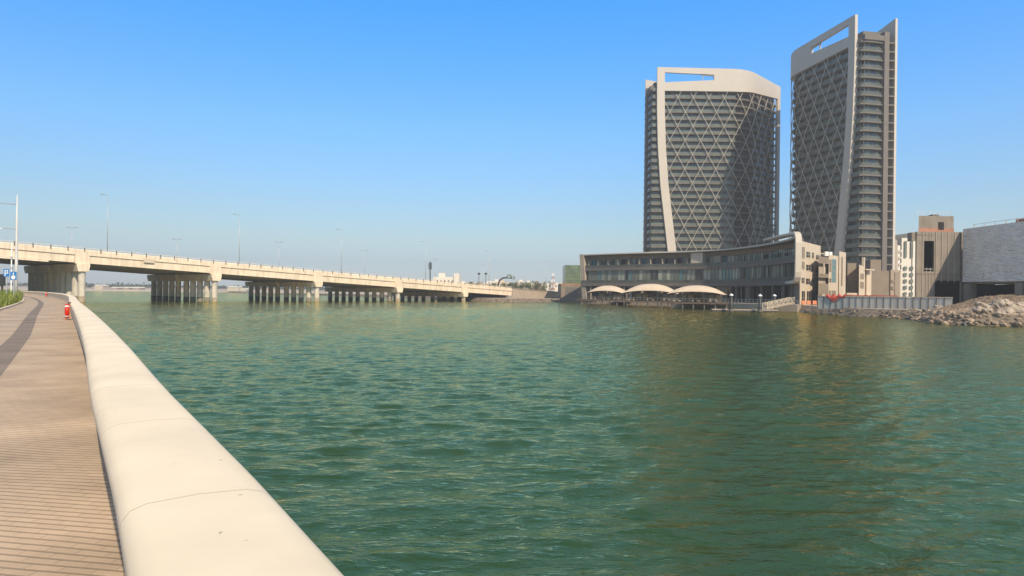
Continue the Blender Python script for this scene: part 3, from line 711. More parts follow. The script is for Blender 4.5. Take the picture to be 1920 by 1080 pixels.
# ------------------------------------------------------------------ towers
def tower(org, ex, ey, tail, label, floors_dim=0):
    org = Vector(org); ex = Vector(ex).normalized(); ey = Vector(ey).normalized()
    root = empty('residential_tower', (org.x, org.y, ZR)); tag(root, label, 'tower', 'twin towers with lattice facades')
    RAD = 18.0; TURN = R(45); L1 = 36.0; L2 = RAD * TURN; LT = L1 + L2 + tail
    def plan(s, d=0):
        """arc-length s along the front, depth d into the body"""
        if s < L1: p = Vector((s, 0)); a = 0
        elif s < L1 + L2: a = (s - L1) / RAD; p = Vector((L1 + RAD * math.sin(a), RAD * (1 - math.cos(a))))
        else: a = TURN; q = s - L1 - L2; p = Vector((L1 + RAD * math.sin(a) + q * math.cos(a), RAD * (1 - math.cos(a)) + q * math.sin(a)))
        p = p + Vector((-math.sin(a), math.cos(a))) * d
        return p
    def W(p, z): return (org.x + ex.x * p.x + ey.x * p.y, org.y + ex.y * p.x + ey.y * p.y, z)
    def P3(s, d, z): return W(plan(s, d), z)
    ZT = lambda s: 113.7 - .012 * s
    ZB = lambda s: 102.3 + (3.9 * max(0, (s - 40)) / 39 if s > 40 else 0)
    def srange(a, b, st=2.2):
        n = max(1, int(math.ceil((b - a) / st))); return [a + (b - a) * k / n for k in range(n + 1)]
    def plate(b, sa, sb, zl, zh, d0, d1, st=1.5, m=0):
        secs = []
        for s in srange(sa, sb, st): secs.append([P3(s, d0, zl(s)), P3(s, d1, zl(s)), P3(s, d1, zh(s)), P3(s, d0, zh(s))])
        b.sweep(secs, m)
    # crown with its long slot
    b = MB(); hs, he = 3.7, 27.5
    HT = lambda s: 111.2 - .9 * (s - hs) / (he - hs); HB = lambda s: 106.4 + 1.3 * (s - hs) / (he - hs)
    plate(b, 0, hs, ZB, ZT, -.9, .3); plate(b, hs, he, HT, ZT, -.9, .3); plate(b, hs, he, ZB, HB, -.9, .3); plate(b, he, LT, ZB, ZT, -.9, .3)
    b.build('crown', M['crown'], root)
    b = MB(); plate(b, he - 5.6, he - 5.3, HB, HT, -.5, .1); plate(b, he - 5.6, he, lambda s: HT(s) - .5, lambda s: HT(s) - .25, -.5, .1); b.build('slot_frame', M['brace'], root)
    # leaning leg
    def SL(z):
        pts = [(0, 9.6), (25, 6.1), (38.7, 4.4), (57, 2.1), (75, .75), (92, .15), (102.3, 0), (120, 0)]
        for (z0, a), (z1, c) in zip(pts, pts[1:]):
            if z <= z1: return a + (c - a) * (z - z0) / (z1 - z0)
        return 0
    b = MB(); secs = []
    for k in range(40):
        z = ZR + (102.3 - ZR) * k / 39; a = SL(z); wd = 3.7 + .5 * (102 - z) / 100
        secs.append([P3(a, -.9, z), P3(a, .9, z), P3(a + wd, .3, z), P3(a + wd, -.9, z)])
    b.sweep(secs); b.build('leaning_leg', M['crown'], root)
    b = MB(); plate(b, LT - 3.2, LT, lambda s: ZR, ZB, -.9, .3); b.build('edge_leg', M['crown'], root)
    # lattice braces
    sl = 1.845; S0, Z0 = 13.9, 92.3
    for sgn in (1, -1):
        for k in range(-60, 80):
            # z = Z0 + sgn*sl*(s - S0 - k*7.5)
            sc = S0 + k * 7.5; pts = []
            s = 2.0
            while s <= LT - 2.8:
                z = Z0 + sgn * sl * (s - sc)
                if ZR + .5 < z < ZB(s) + .3 and s > SL(z) + 2.0: pts.append((s, z))
                s += .9
            if len(pts) < 4: continue
            b = MB(); secs = []
            for s, z in pts: secs.append([P3(s, -.70, z - .2), P3(s, -.40, z - .2), P3(s, -.40, z + .2), P3(s, -.70, z + .2)])
            b.sweep(secs); b.build('brace', M['brace'], root)
    # body
    D = 14.6; PITCH = 3.45; S_START = -2.0
    b = MB(); rs = random.Random(5)
    zf = [Z0 - PITCH * k for k in range(-3, 27)]; zf = [z for z in zf if z > 3]; zf.sort()
    # glass walls, pane by pane, with balcony recess
    prs = srange(S_START, LT - .5, 1.9)
    for z in zf:
        for a, c in zip(prs, prs[1:]):
            r = rs.random(); mm = (1 if r < .6 else 0) if a < 38 else (3 if r < .85 else 0)
            if r > .93: mm = 2
            b.face([P3(a, 2.0, z - PITCH + .25), P3(c, 2.0, z - PITCH + .25), P3(c, 2.0, z), P3(a, 2.0, z)], mm)
    b.build('glass_wall', [M['gtow'], M['gtow2'], M['gdark'], M['gcurve']], root)
    # mullions between panes
    b = MB()
    for a in prs[::2]:
        plate(b, a - .06, a + .06, lambda s: ZR, lambda s: 102, 1.8, 1.95, st=9)
    b.build('mullions', M['soff'], root)
    # side and back walls (core)
    b = MB(); q = [P3(s, 2.2, ZR) for s in srange(S_START + 1.2, LT - 1, 3)] + [P3(s, D - 1.2, ZR) for s in reversed(srange(S_START + 1.2, LT - 1, 3))]
    top = [(x, y, 107.2) for x, y, z in q]; b.sweep([q, top]); b.build('core_wall', M['slab'], root)
    # slabs: one mesh, one copy per storey
    loop = [P3(s, .25, 0) for s in srange(S_START, LT - .4, 2.2)] + [P3(s, D, 0) for s in reversed(srange(S_START - .6, LT - .4, 2.2))]
    b = MB(); lo = [(x, y, -.28) for x, y, z in loop]; hi = [(x, y, .28) for x, y, z in loop]; b.sweep([lo, hi]); 
    sl0 = b.build('floor_slab', M['slab'], root); sl0.location.z = zf[0]
    b = MB(); 
    for s in srange(S_START + .1, LT - .6, 2.2)[:-1]:
        pass
    ss = srange(S_START + .1, 38.5, 2.2)
    b.sweep([[P3(s, .30, .29), P3(s, .36, .29), P3(s, .36, 1.45), P3(s, .30, 1.45)] for s in ss])
    bl0 = b.build('balustrade', M['gbal'], root); bl0.location.z = zf[0]
    # end-wall balconies (the narrow side)
    b = MB(); e0, e1 = .9, 9.6
    def E(o_, d, z): return W(Vector((S_START - o_, d)), z)
    arc = [E(.55 * math.sin(math.pi * k / 10) ** .35, e0 + (e1 - e0) * k / 10, 0) for k in range(11)]
    inn = [E(-.5, e0 + (e1 - e0) * k / 10, 0) for k in reversed(range(11))]
    lp = arc + inn; b.sweep([[(x, y, -.3) for x, y, z in lp], [(x, y, .3) for x, y, z in lp]]); be0 = b.build('end_balcony', M['crown_dim'], root); be0.location.z = zf[0]
    b = MB(); b.sweep([[(x, y, .32), (x, y, 1.35), (x * .999 + inn[5][0] * .001, y * .999 + inn[5][1] * .001, 1.35), (x * .999 + inn[5][0] * .001, y * .999 + inn[5][1] * .001, .32)] for x, y, z in arc]); bg0 = b.build('end_balustrade', M['gend'], root); bg0.location.z = zf[0]
    b = MB(); b.sweep([[W(Vector((S_START - o_, d)), z) for o_, d in ((1.0, 12.0), (1.0, 14.7), (-.3, 14.7), (-.3, 12.0))] for z in (-.25, .25)]); br0 = b.build('end_balcony', M['crown_dim'], root); br0.location.z = zf[0]
    for z in zf[1:]:
        for src in (sl0, bl0, be0, bg0, br0):
            c = src.copy(); C.objects.link(c); c.location.z = z; c.parent = root
    for o in (sl0, bl0, be0, bg0, br0): pass
    # end glass
    b = MB(); rs = random.Random(9)
    for z in zf:
        for k in range(6):
            a = e0 + (e1 - e0) * k / 6; c = e0 + (e1 - e0) * (k + 1) / 6; b.face([E(-.9, a, z - PITCH), E(-.9, c, z - PITCH), E(-.9, c, z), E(-.9, a, z)], 2 if k in (2, 5) else (0 if rs.random() < .6 else 1))
    b.build('end_glass', [M['gtow'], M['gdark'], M['gbal']], root)
    # brown vertical fin and rear plate
    b = MB(); b.sweep([[W(Vector((S_START - o_, d)), z) for o_, d in ((1.1, 9.9), (1.1, 12.0), (-6, 12.0), (-6, 9.9))] for z in (ZR, 106.8)]); b.build('side_fin', M['soff'], root)
    b = MB(); b.sweep([[W(Vector((S_START - o_, d)), z) for o_, d in ((1.0, 1.2), (1.0, 9.9), (-9, 9.9), (-9, 1.2))] for z in (103.2, 105.2)]); b.build('roof_box', M['slab'], root)
    # rear plate: vertical edge and sloping crown
    b = MB(); b.sweep([[W(Vector((x, y)), z) for x, y in ((-2.6, 15.0), (-2.6, 16.0), (1.0, 16.0), (1.0, 15.0))] for z in (ZR, 103)])
    b.sweep([[W(Vector((x, 15.0)), 103), W(Vector((x, 16.0)), 103), W(Vector((x, 16.0)), zt), W(Vector((x, 15.0)), zt)] for x, zt in ((-2.6, 112.6), (18, 109), (34, 106))])
    b.build('rear_plate', M['crown'], root)
    return root
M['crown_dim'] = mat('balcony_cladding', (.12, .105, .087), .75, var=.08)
tower((69.0, 331), (1, 0), (0, 1), 29.0, 'wide tower with pale slotted crown and lattice facade, the left of the twins')
tower((133.2, 266), (-.2, .98), (.98, .2), 44.0, 'tower seen from its narrow balcony side, with pointed crown, right of the twins')  # hidden tail lengthened to cast shade on the left tower

# ------------------------------------------------------------------ curved waterfront building
FC = [(26, 261), (45.6, 243), (58.5, 233.5), (67.6, 222), (71.6, 208), (72.9, 194), (72.4, 180), (70.2, 168)]
fc = resample(catmull([Vector(p) for p in FC], 1.0), step=1.5)
fn = normals(fc, left=True)
def curved_building():
    root = empty('curved_building', (60, 225, ZR)); tag(root, 'low concave glass fronted building with thin flat roof at the foot of the towers', 'building')
    T = len(fc) - 1
    def pt(i, d, z):
        d = min(d, .5 + .45 * (T - i))
        return (fc[i].x + fn[i].x * d, fc[i].y + fn[i].y * d, z)
    def slab(name, d0, d1, z0, z1, m, i0=0, i1=T):
        lim = lambda i, d: d if d < 5 else min(d, .6 + (T - i) * .72)
        b = MB(); b.sweep([[pt(i, d0, z0), pt(i, lim(i, d1), z0), pt(i, lim(i, d1), z1), pt(i, d0, z1)] for i in range(i0, i1 + 1)]); return b.build(name, m, root)
    rs = random.Random(11)
    def glass(name, d, z0, z1, mats, wts, i0=0, i1=T):
        b = MB()
        for i in range(i0, i1): b.face([pt(i, d, z0), pt(i + 1, d, z0), pt(i + 1, d, z1), pt(i, d, z1)], rs.choices(range(len(mats)), wts)[0])
        g = b.build(name, mats, root)
        b = MB()
        for i in range(i0, i1 + 1): p = pt(i, d - .08, z0); b.bar(p, (p[0], p[1], z1), .05)
        b.build('mullions', M['soff'], g); return g
    def roofz(i): return 18.5 - .25 * math.sin(i / T * math.pi)
    slab('roof_slab', .4, 15, 18.02, 18.5, M['soff']); slab('roof_edge', -.1, .39, 18.2, 18.62, M['crown'])
    slab('roof_soffit_band', 3.0, 3.4, 16.6, 18.0, M['brown'])
    slab('floor_slab', .6, 15, 12.35, 13.35, M['soff']); slab('floor_slab', .2, 15, 6.55, 7.7, M['soff']); slab('deck_slab', -2.0, 15, .9, 1.7, M['deckwood'])
    glass('upper_glass', 3.6, 13.36, 16.6, [M['gdark'], M['gmid'], M['glite'], M['gteal']], [4, 5, 3, 1])
    glass('middle_glass', 1.4, 7.71, 12.34, [M['gdark'], M['gmid'], M['glite'], M['gteal']], [3, 6, 6, 1.2])
    glass('ground_glass', 4.0, 1.71, 6.54, [M['dark'], M['gdark'], M['gmid'], M['glite']], [6, 5, 2, .6])
    slab('balustrade', .7, .76, 13.36, 14.4, M['gend']); slab('balustrade', .3, .36, 7.71, 8.75, M['gend'], 0, T)
    for i in range(3, T, 5):
        p = pt(i, .9, 1.7); b = MB(); b.bar(p, (p[0], p[1], 6.55), .3); b.build('column', M['brown'], root)
    for i in range(2, T // 2, 3):
        a = pt(i, 1.2, 13.36); c = pt(i, 3.4, 13.36); b = MB(); b.obox(a, c, .22, 13.36, 16.4); b.build('terrace_pier', M['beige'], root)
    # solid back and end walls
    slab('back_wall', 15.02, 15.4, ZR, 17.9, M['beige'], 0, T - 18)
    a = pt(0, -.3, 0); c = pt(0, 15.4, 0); b = MB(); b.hexa([(a[0] + 1.1, a[1] + .4, ZR), (a[0] + 2.4, a[1] - .8, ZR), (c[0] + 1.2, c[1] - 1, ZR), (c[0], c[1], ZR), (a[0] - .2, a[1] + .1, 18.6), (a[0] + 1.2, a[1] - 1.0, 18.6), (c[0] + 1.2, c[1] - 1, 18.6), (c[0], c[1], 18.6)]); b.build('end_wall', M['beige'], root)
    # stair block interrupting the upper floor, cream standing for sunlight on it
    k = 30
    a = pt(k, .9, 0); c = pt(k + 3, .9, 0); b = MB(); b.obox(a, c, 4.5, 13.4, 17.95); b.build('stair_block', M['cream'], root)
    a = pt(k + 5, 2.2, 0); c = pt(k + 7, 2.2, 0); b = MB(); b.obox(a, c, 3, 13.4, 16.6); b.build('stair_block', M['beige'], root)
    # down lights under the soffit
    b = MB()
    # white ribbon that wraps the right end
    def rib(i, d, z): return Vector((fc[i].x + fn[i].x * d, fc[i].y + fn[i].y * d, z))
    path = []
    for q in range(0, 19): path.append((T - 19 + q, 19.7 + .35 * math.sin(q / 18 * 3.0) - .05 * q * .6))
    pts = [rib(i, -.9, z) for i, z in path]
    t = (fc[T] - fc[T - 3]).normalized(); e = rib(T, -.9, 0)
    def along(x, z): return Vector((e.x + t.x * x, e.y + t.y * x, z))
    pts += [along(-.7, 19.05), along(.5, 18.6), along(1.15, 17.8), along(1.4, 16.6), along(1.4, 14), along(1.35, 11), along(1.3, 9.6), along(.95, 8.4), along(.2, 7.5), along(-1.0, 7.15), along(-2.6, 7.1)]
    pts += [rib(T - 3, -.9, 7.1), rib(T - 5, -.9, 7.1), rib(T - 7, -.9, 7.1)]
    b = MB(); secs = []
    cc = Vector((0, 0, 0))
    for k2, p in enumerate(pts):
        tt = (pts[min(k2 + 1, len(pts) - 1)] - pts[max(k2 - 1, 0)]).normalized(); nn = Vector((fn[T].x, fn[T].y, 0)); up = tt.cross(nn).normalized()
        th = .28 if (k2 < 18 or k2 > 30) else .42
        wd = 3.2 if k2 < 14 else 1.5
        secs.append([p - up * th, p + nn * wd - up * th, p + nn * wd + up * th, p + up * th])
    b.sweep(secs); b.build('wrap_ribbon', M['ribbon'], root, bevel=.12)
    # cream end wing facing the sun
    A = at(1499.5, 560, 169).xy; B = at(1537.5, 560, 181).xy
    b = MB(); q = [A, B, Vector((88, 196)), Vector((79, 200)), Vector((76.5, 186)), Vector((73.6, 176))]
    b.sweep([[(p.x, p.y, ZR) for p in q], [(p.x, p.y, 17.35 - (.35 if k in (1, 2, 3) else 0)) for k, p in enumerate(q)]]); wing = b.build('end_wing', M['cream'], root)
    tt = (B - A).normalized(); nn = Vector((tt.y, -tt.x)); Lw = (B - A).length
    def win(f, wf, z0, z1, m):
        p = A + tt * (f * Lw) + nn * .02; q = A + tt * ((f + wf) * Lw) + nn * .02
        b = MB(); b.obox(p - nn * .25, q - nn * .25, -.28, z0, z1); w_ = b.build('window', m, wing)
        b = MB(); md = (p + q) / 2; b.bar((md.x + nn.x * .06, md.y + nn.y * .06, z0), (md.x + nn.x * .06, md.y + nn.y * .06, z1), .035)
        b.bar((p.x + nn.x * .06, p.y + nn.y * .06, (z0 + z1) / 2), (q.x + nn.x * .06, q.y + nn.y * .06, (z0 + z1) / 2), .035); b.build('window_frame', M['beige'], w_)
        b = MB(); b.obox(p + nn * .05, q + nn * .05, .12, z0 - .14, z0 - .01); b.build('sill', M['cream'], w_)
    win(.07, .13, 13.1, 15.9, M['brown']); win(.07, .13, 10.4, 12.2, M['brown']); win(.07, .13, 6.9, 8.2, M['gdark'])
    for z0, z1 in ((13.5, 14.9), (10.2, 11.6), (6.7, 8.1)):
        win(.28, .18, z0, z1, M['gdark']); win(.56, .09, z0, z1, M['gdark'])
    win(.76, .18, 13.3, 14.5, M['gdark']); win(.76, .18, 10.0, 11.4, M['gdark'])
    for f in (.09, .33, .57, .80): win(f, .14, 1.6, 4.9, M['gdark'])
    # shaded strip between ribbon and wing, its shade put into brown stucco
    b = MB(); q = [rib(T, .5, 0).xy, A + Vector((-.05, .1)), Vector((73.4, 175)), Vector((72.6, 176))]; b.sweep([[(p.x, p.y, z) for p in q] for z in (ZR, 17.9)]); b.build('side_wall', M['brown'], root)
M['ribbon'] = mat('white_ribbon_cladding', (.50, .44, .36), .5, var=.03)
curved_building()

# canopies and restaurant terraces
def canopy(u0, u1, Y, zb, zt, label, sun):
    a = at(u0, 545, Y + 3).xy; c = at(u1, 545, Y - 3).xy; root = empty('tent_canopy', ((a.x + c.x) / 2, (a.y + c.y) / 2, 1.7)); tag(root, label, 'canopy', 'domed canopies on the restaurant terrace')
    t = (c - a).normalized(); n = Vector((-t.y, t.x)); L_ = (c - a).length; Dp = 8.0
    b = MB(); NX, NY = 28, 10
    def zz(f, g): 
        h = (1 - abs(2 * f - 1) ** 2.3) ** .9; k = (1 - abs(2 * g - 1) ** 2.2) ** .6; return zb + (zt - zb) * h * (.30 + .70 * k)
    secs = []
    for i in range(NX + 1):
        f = i / NX; loop = []
        for j in range(NY + 1): g = j / NY; p = a + t * (f * L_) + n * ((g - .25) * Dp); loop.append((p.x, p.y, zz(f, g)))
        for j in reversed(range(NY + 1)): g = j / NY; p = a + t * (f * L_) + n * ((g - .25) * Dp); loop.append((p.x, p.y, zz(f, g) - .06))
        secs.append(loop)
    b.sweep(secs); b.build('canvas', M['canvas'], root, smooth=True)
    for f in (.03, .35, .66, .97):
        for g in (.0, 1.0):
            p = a + t * (f * L_) + n * ((g - .25) * Dp * .96); b = MB(); b.tube([(p.x, p.y, 1.0), (p.x, p.y, zz(f, g))], .09, 8); b.build('post', M['darksteel'], root)
    # terrace platform below it
    b = MB(); q = [a + t * -1 + n * -4, c + t * 1 + n * -4, c + t * 1 + n * 9, a + t * -1 + n * 9]
    b.sweep([[(p.x, p.y, z) for p in q] for z in (1.25, 1.66)]); plat = b.build('terrace_deck', M['deckwood'], origin=(q[0].x, q[0].y, 1.25)); tag(plat, 'dark timber terrace below the ' + label.split(' ')[0] + ' domed canopy', 'terrace')
    for i in range(7):
        p = q[0].lerp(q[1], i / 6) + n * .4; b = MB(); b.tube([(p.x, p.y, -1.5), (p.x, p.y, 1.25)], .2, 8); b.build('pile', M['rockdark'], plat)
    b = MB()
    for i in range(19):
        p = q[0].lerp(q[1], i / 18) + n * .15; b.bar((p.x, p.y, 1.66), (p.x, p.y, 2.65), .035)
    p0, p1 = q[0] + n * .15, q[1] + n * .15; b.bar((p0.x, p0.y, 2.68), (p1.x, p1.y, 2.68), .05); b.bar((p0.x, p0.y, 2.1), (p1.x, p1.y, 2.1), .02); b.build('railing', M['soff'], plat)
    # kiosk behind and furniture
    pk = a + t * (L_ * .5) + n * 5.5; b = MB(); b.obox(pk - t * L_ * .38, pk + t * L_ * .38, 2.5, 1.67, 4.0); k = b.build('kiosk', M['brown'], origin=(pk.x, pk.y, 1.67)); tag(k, 'low brown bar counter building under the ' + label.split(' ')[0] + ' canopy', 'kiosk')
    for i in range(6):
        p = pk + t * (L_ * (.06 + .125 * i - .38)) - n * .03; b = MB(); b.obox(p, p + t * L_ * .09, -.05, 1.9, 3.6); b.build('pane', [M['glite'], M['gmid'], M['gdark'], M['cream']][(i * 7 + int(u0)) % 4], k)
    return a, t, n, L_
canopies = [canopy(1103, 1171, 232, 3.95, 6.5, 'leftmost and smallest domed cream canopy on the terrace', 1), canopy(1168, 1270, 203, 3.9, 6.8, 'middle and tallest domed cream canopy on the terrace', 1), canopy(1252, 1358, 182, 3.8, 6.2, 'rightmost domed canopy in shade, nearest the pontoon', 0)]
# tables with chairs and parasols on the decks
def furniture():
    def table(x, y, z):
        r = empty('terrace_table', (x, y, z)); b = MB(); b.tube([(x, y, z + .70), (x, y, z + .75)], .42, 10); b.build('table_top', M['cream'], r); b = MB(); b.tube([(x, y, z), (x, y, z + .7)], .05, 6); b.build('leg', M['darksteel'], r); return r
    def chair(x, y, z, rz):
        r = empty('terrace_chair', (x, y, z), 0); c_, s_ = math.cos(rz), math.sin(rz)
        b = MB(); b.box(x - .25, x + .25, y - .25, y + .25, z + .25, z + .48); b.build('seat', M['cream'], r)
        b = MB(); b.box(x - .25, x + .25, y + .2, y + .25, z + .48, z + .95); b.build('backrest', M['cream'], r)
        b = MB()
        for a in (-.22, .22):
            for d in (-.22, .22): b.bar((x + a, y + d, z), (x + a, y + d, z + .25), .025)
        b.build('legs', M['darksteel'], r); r.rotation_euler.z = rz; return r
    t0 = c0 = None; nm = ['left', 'middle', 'right']; wh = ['at the left end', 'in the middle', 'at the right end']
    for ci, (a, t, n, L_) in enumerate(canopies):
        for i in range(3):
            p = a + t * (L_ * (.18 + .32 * i)) + n * (-1.5 + (i % 2) * 1.6)
            if t0 is None: t0 = table(0, 0, 0); o = t0
            else: o = copy_tree(t0)
            o.location = (p.x, p.y, 1.67); tag(o, 'round cafe table %s of the terrace below the %s canopy' % (wh[i], nm[ci]), 'table', 'cafe tables on the canopy terraces')
            for sg in (-1, 1):
                if c0 is None: c0 = chair(0, 0, 0, 0); q = c0
                else: q = copy_tree(c0)
                pp = p + t * (.8 * sg); q.location = (pp.x, pp.y, 1.67); q.rotation_euler.z = sg * 1.5 + .3 * i
                tag(q, 'cafe chair %s of the table %s below the %s canopy' % ('left' if sg < 0 else 'right', wh[i], nm[ci]), 'chair', 'cafe chairs on the canopy terraces')
furniture()
# quay promenade in front of the ground floor, right part, with railing
def quay():
    P = [Vector(p) for p in ((46, 196), (54, 184), (58, 172), (61.5, 163), (66, 158), (72, 168), (66, 190), (58, 205))]
    b = MB(); b.sweep([[(p.x, p.y, z) for p in P] for z in (-1.5, 1.6)]); o = b.build('quay', M['beige']); tag(o, 'low concrete quay in front of the curved building', None, None, 'structure')
    E_ = P[:5]; root = empty('quay_railing', (E_[0].x, E_[0].y, 1.6)); tag(root, 'thin pale metal railing along the quay edge', 'railing')
    pts = resample(E_, step=1.4); b = MB()
    for p in pts: b.bar((p.x + .3, p.y + .3, 1.6), (p.x + .3, p.y + .3, 2.65), .03)
    b.build('posts', M['steel'], root); b = MB()
    for p, q in zip(pts, pts[1:]):
        b.bar((p.x + .3, p.y + .3, 2.66), (q.x + .3, q.y + .3, 2.66), .04); b.bar((p.x + .3, p.y + .3, 2.1), (q.x + .3, q.y + .3, 2.1), .018)
    b.build('rails', M['steel'], root)
quay()
def quay_left():
    b = MB(); P = [Vector(p) for p in ((19.5, 289), (26, 258.5), (36, 250), (34, 300), (20, 300))]
    b.sweep([[(p.x, p.y, z) for p in P] for z in (-1.2, 1.75)]); o = b.build('quay', M['crown_dim']); tag(o, 'pale quay edge left of the curved building', None, None, 'structure')
quay_left()
# pontoon, piles, gangway
def pontoon():
    a = at(1336, 583, 152).xy; c = at(1462, 583, 150).xy; t = (c - a).normalized(); n = Vector((-t.y, t.x))
    root = empty('floating_pontoon', (a.x, a.y, 0)); tag(root, 'low floating pontoon with pale deck', 'pontoon')
    L_ = (c - a).length
    b = MB(); b.obox(a, a + t * L_ * .96, 2.6, -.3, .28); b.build('float', M['darksteel'], root)
    b = MB(); b.obox(a - t * .1 - n * .1, a + t * L_ * .97 - n * .1, 2.8, .285, .52); b.build('pontoon_deck', M['beige'], root, bevel=.03)
    for f in (.05, .2, .62, .9):
        p = a + t * L_ * f + n * .3; b = MB(); b.tube([(p.x, p.y, .52), (p.x, p.y, .8)], .09, 8); b.build('bollard', M['steel'], root)
    lbs = ['dark mooring pile with white cone cap, leftmost', 'dark mooring pile with white cone cap, middle of three', 'dark mooring pile with white cone cap, behind the gangway']
    for (u, Y, zt, lb) in ((1371, 149.5, 5.0 - 1.0, lbs[0]), (1425, 149, 3.95, lbs[1]), (1452, 160, 4.0, lbs[2])):
        p = at(u, 560, Y).xy; r = empty('mooring_pile', (p.x, p.y, -1)); tag(r, lb, 'pile', 'mooring piles with white caps')
        b = MB(); b.tube([(p.x, p.y, -1.5), (p.x, p.y, zt - .45)], .34, 14); b.build('pile', M['darksteel'], r, smooth=True)
        b = MB(); b.tube([(p.x, p.y, zt - .45), (p.x, p.y, zt - .3), (p.x, p.y, zt)], [.46, .42, .06], 14); b.build('cap', M['white'], r)
        b = MB(); b.tube([(p.x, p.y, .1), (p.x, p.y, .62)], .55, 14); b.build('collar', M['soff'], r)
    # gangway
    g0 = at(1438, 578, 151.5); g1 = at(1490, 570, 157); g0.z = .6; g1.z = 2.0
    root = empty('gangway', g0); tag(root, 'sloping gangway with white barred railings up to the quay', 'gangway')
    t = (g1 - g0).normalized(); n = Vector((-t.y, t.x, 0)).normalized()
    b = MB(); b.hexa([g0 - n * .1 + Vector((0, 0, -.1)), g1 - n * .1 + Vector((0, 0, -.1)), g1 + n * 1.3 + Vector((0, 0, -.1)), g0 + n * 1.3 + Vector((0, 0, -.1)), g0 - n * .1, g1 - n * .1, g1 + n * 1.3, g0 + n * 1.3]); b.build('walkway', M['beige'], root)
    for d in (0, 1.2):
        b = MB(); N_ = 34
        for k in range(N_ + 1):
            p = g0.lerp(g1, k / N_) + n * d; b.bar(p, p + Vector((0, 0, 1.35)), .016 if k % 6 else .05)
        for h in (.15, 1.35): b.bar(g0 + n * d + Vector((0, 0, h)), g1 + n * d + Vector((0, 0, h)), .045)
        for k in range(0, N_, 6):
            p = g0.lerp(g1, k / N_) + n * d; q = g0.lerp(g1, min(1, (k + 6) / N_)) + n * d; b.bar(p + Vector((0, 0, .15)), q + Vector((0, 0, 1.35)), .03)
        b.build('side_railing', M['cream'], root)
pontoon()
def barriers():
    for i, (u, w_, lb) in enumerate(((1506, .45, 'orange traffic barrier left below the tall windows'), (1516, .5, 'orange traffic barrier between the tall windows'), (1527, .5, 'orange traffic barrier right by the hoarding end'))):
        p = at(u, 570, 164 + i * 3); r = MB(); x, y = p.x, p.y; z = 1.6
        r.sweep([[(x - w_, y - .25, z), (x - w_ , y + .25, z), (x - w_, y + .08, z + .95), (x - w_, y - .08, z + .95)], [(x + w_, y - .25, z), (x + w_, y + .25, z), (x + w_, y + .08, z + .95), (x + w_, y - .08, z + .95)]])
        o = r.build('traffic_barrier', M['orange'], origin=(x, y, z), bevel=.04); tag(o, lb, 'barrier', 'orange barriers by the cream wing')
barriers()

# ------------------------------------------------------------------ villas between the curved building and tower
E1 = Vector((.66, .75)).normalized()
def block(root, u, Y, L_, D, z0, z1, m, name='wall', z1b=None):
    """box with front-right (sunlit) face starting at pixel column u, depth Y and running along E1; body extends to the left"""
    a = at(u, 556, Y).xy; c = a + E1 * L_; b = MB(); k = 1 + D / Y; z1b = z1 if z1b is None else z1b; q = [a, c, c * k, a * k]
    b.hexa([(p.x, p.y, z0) for p in q] + [(p.x, p.y, z) for p, z in zip(q, (z1, z1b, z1b, z1))]); return b.build(name, m, root), a, c
def fwin(par, a, f0, f1, L_, z0, z1, m, bars=2):
    nn = Vector((E1.y, -E1.x)); p = a + E1 * (f0 * L_); q = a + E1 * (f1 * L_); b = MB(); b.obox(p - nn * .2, q - nn * .2, -.22, z0, z1); w_ = b.build('window', m, par)
    b = MB()
    for k in range(1, bars + 1):
        z = z0 + (z1 - z0) * k / (bars + 1); b.bar((p.x + nn.x * .04, p.y + nn.y * .04, z), (q.x + nn.x * .04, q.y + nn.y * .04, z), .05)
    for x in (p, q): b.bar((x.x + nn.x * .04, x.y + nn.y * .04, z0), (x.x + nn.x * .04, x.y + nn.y * .04, z1), .06)
    b.build('window_frame', M['beige'], w_)
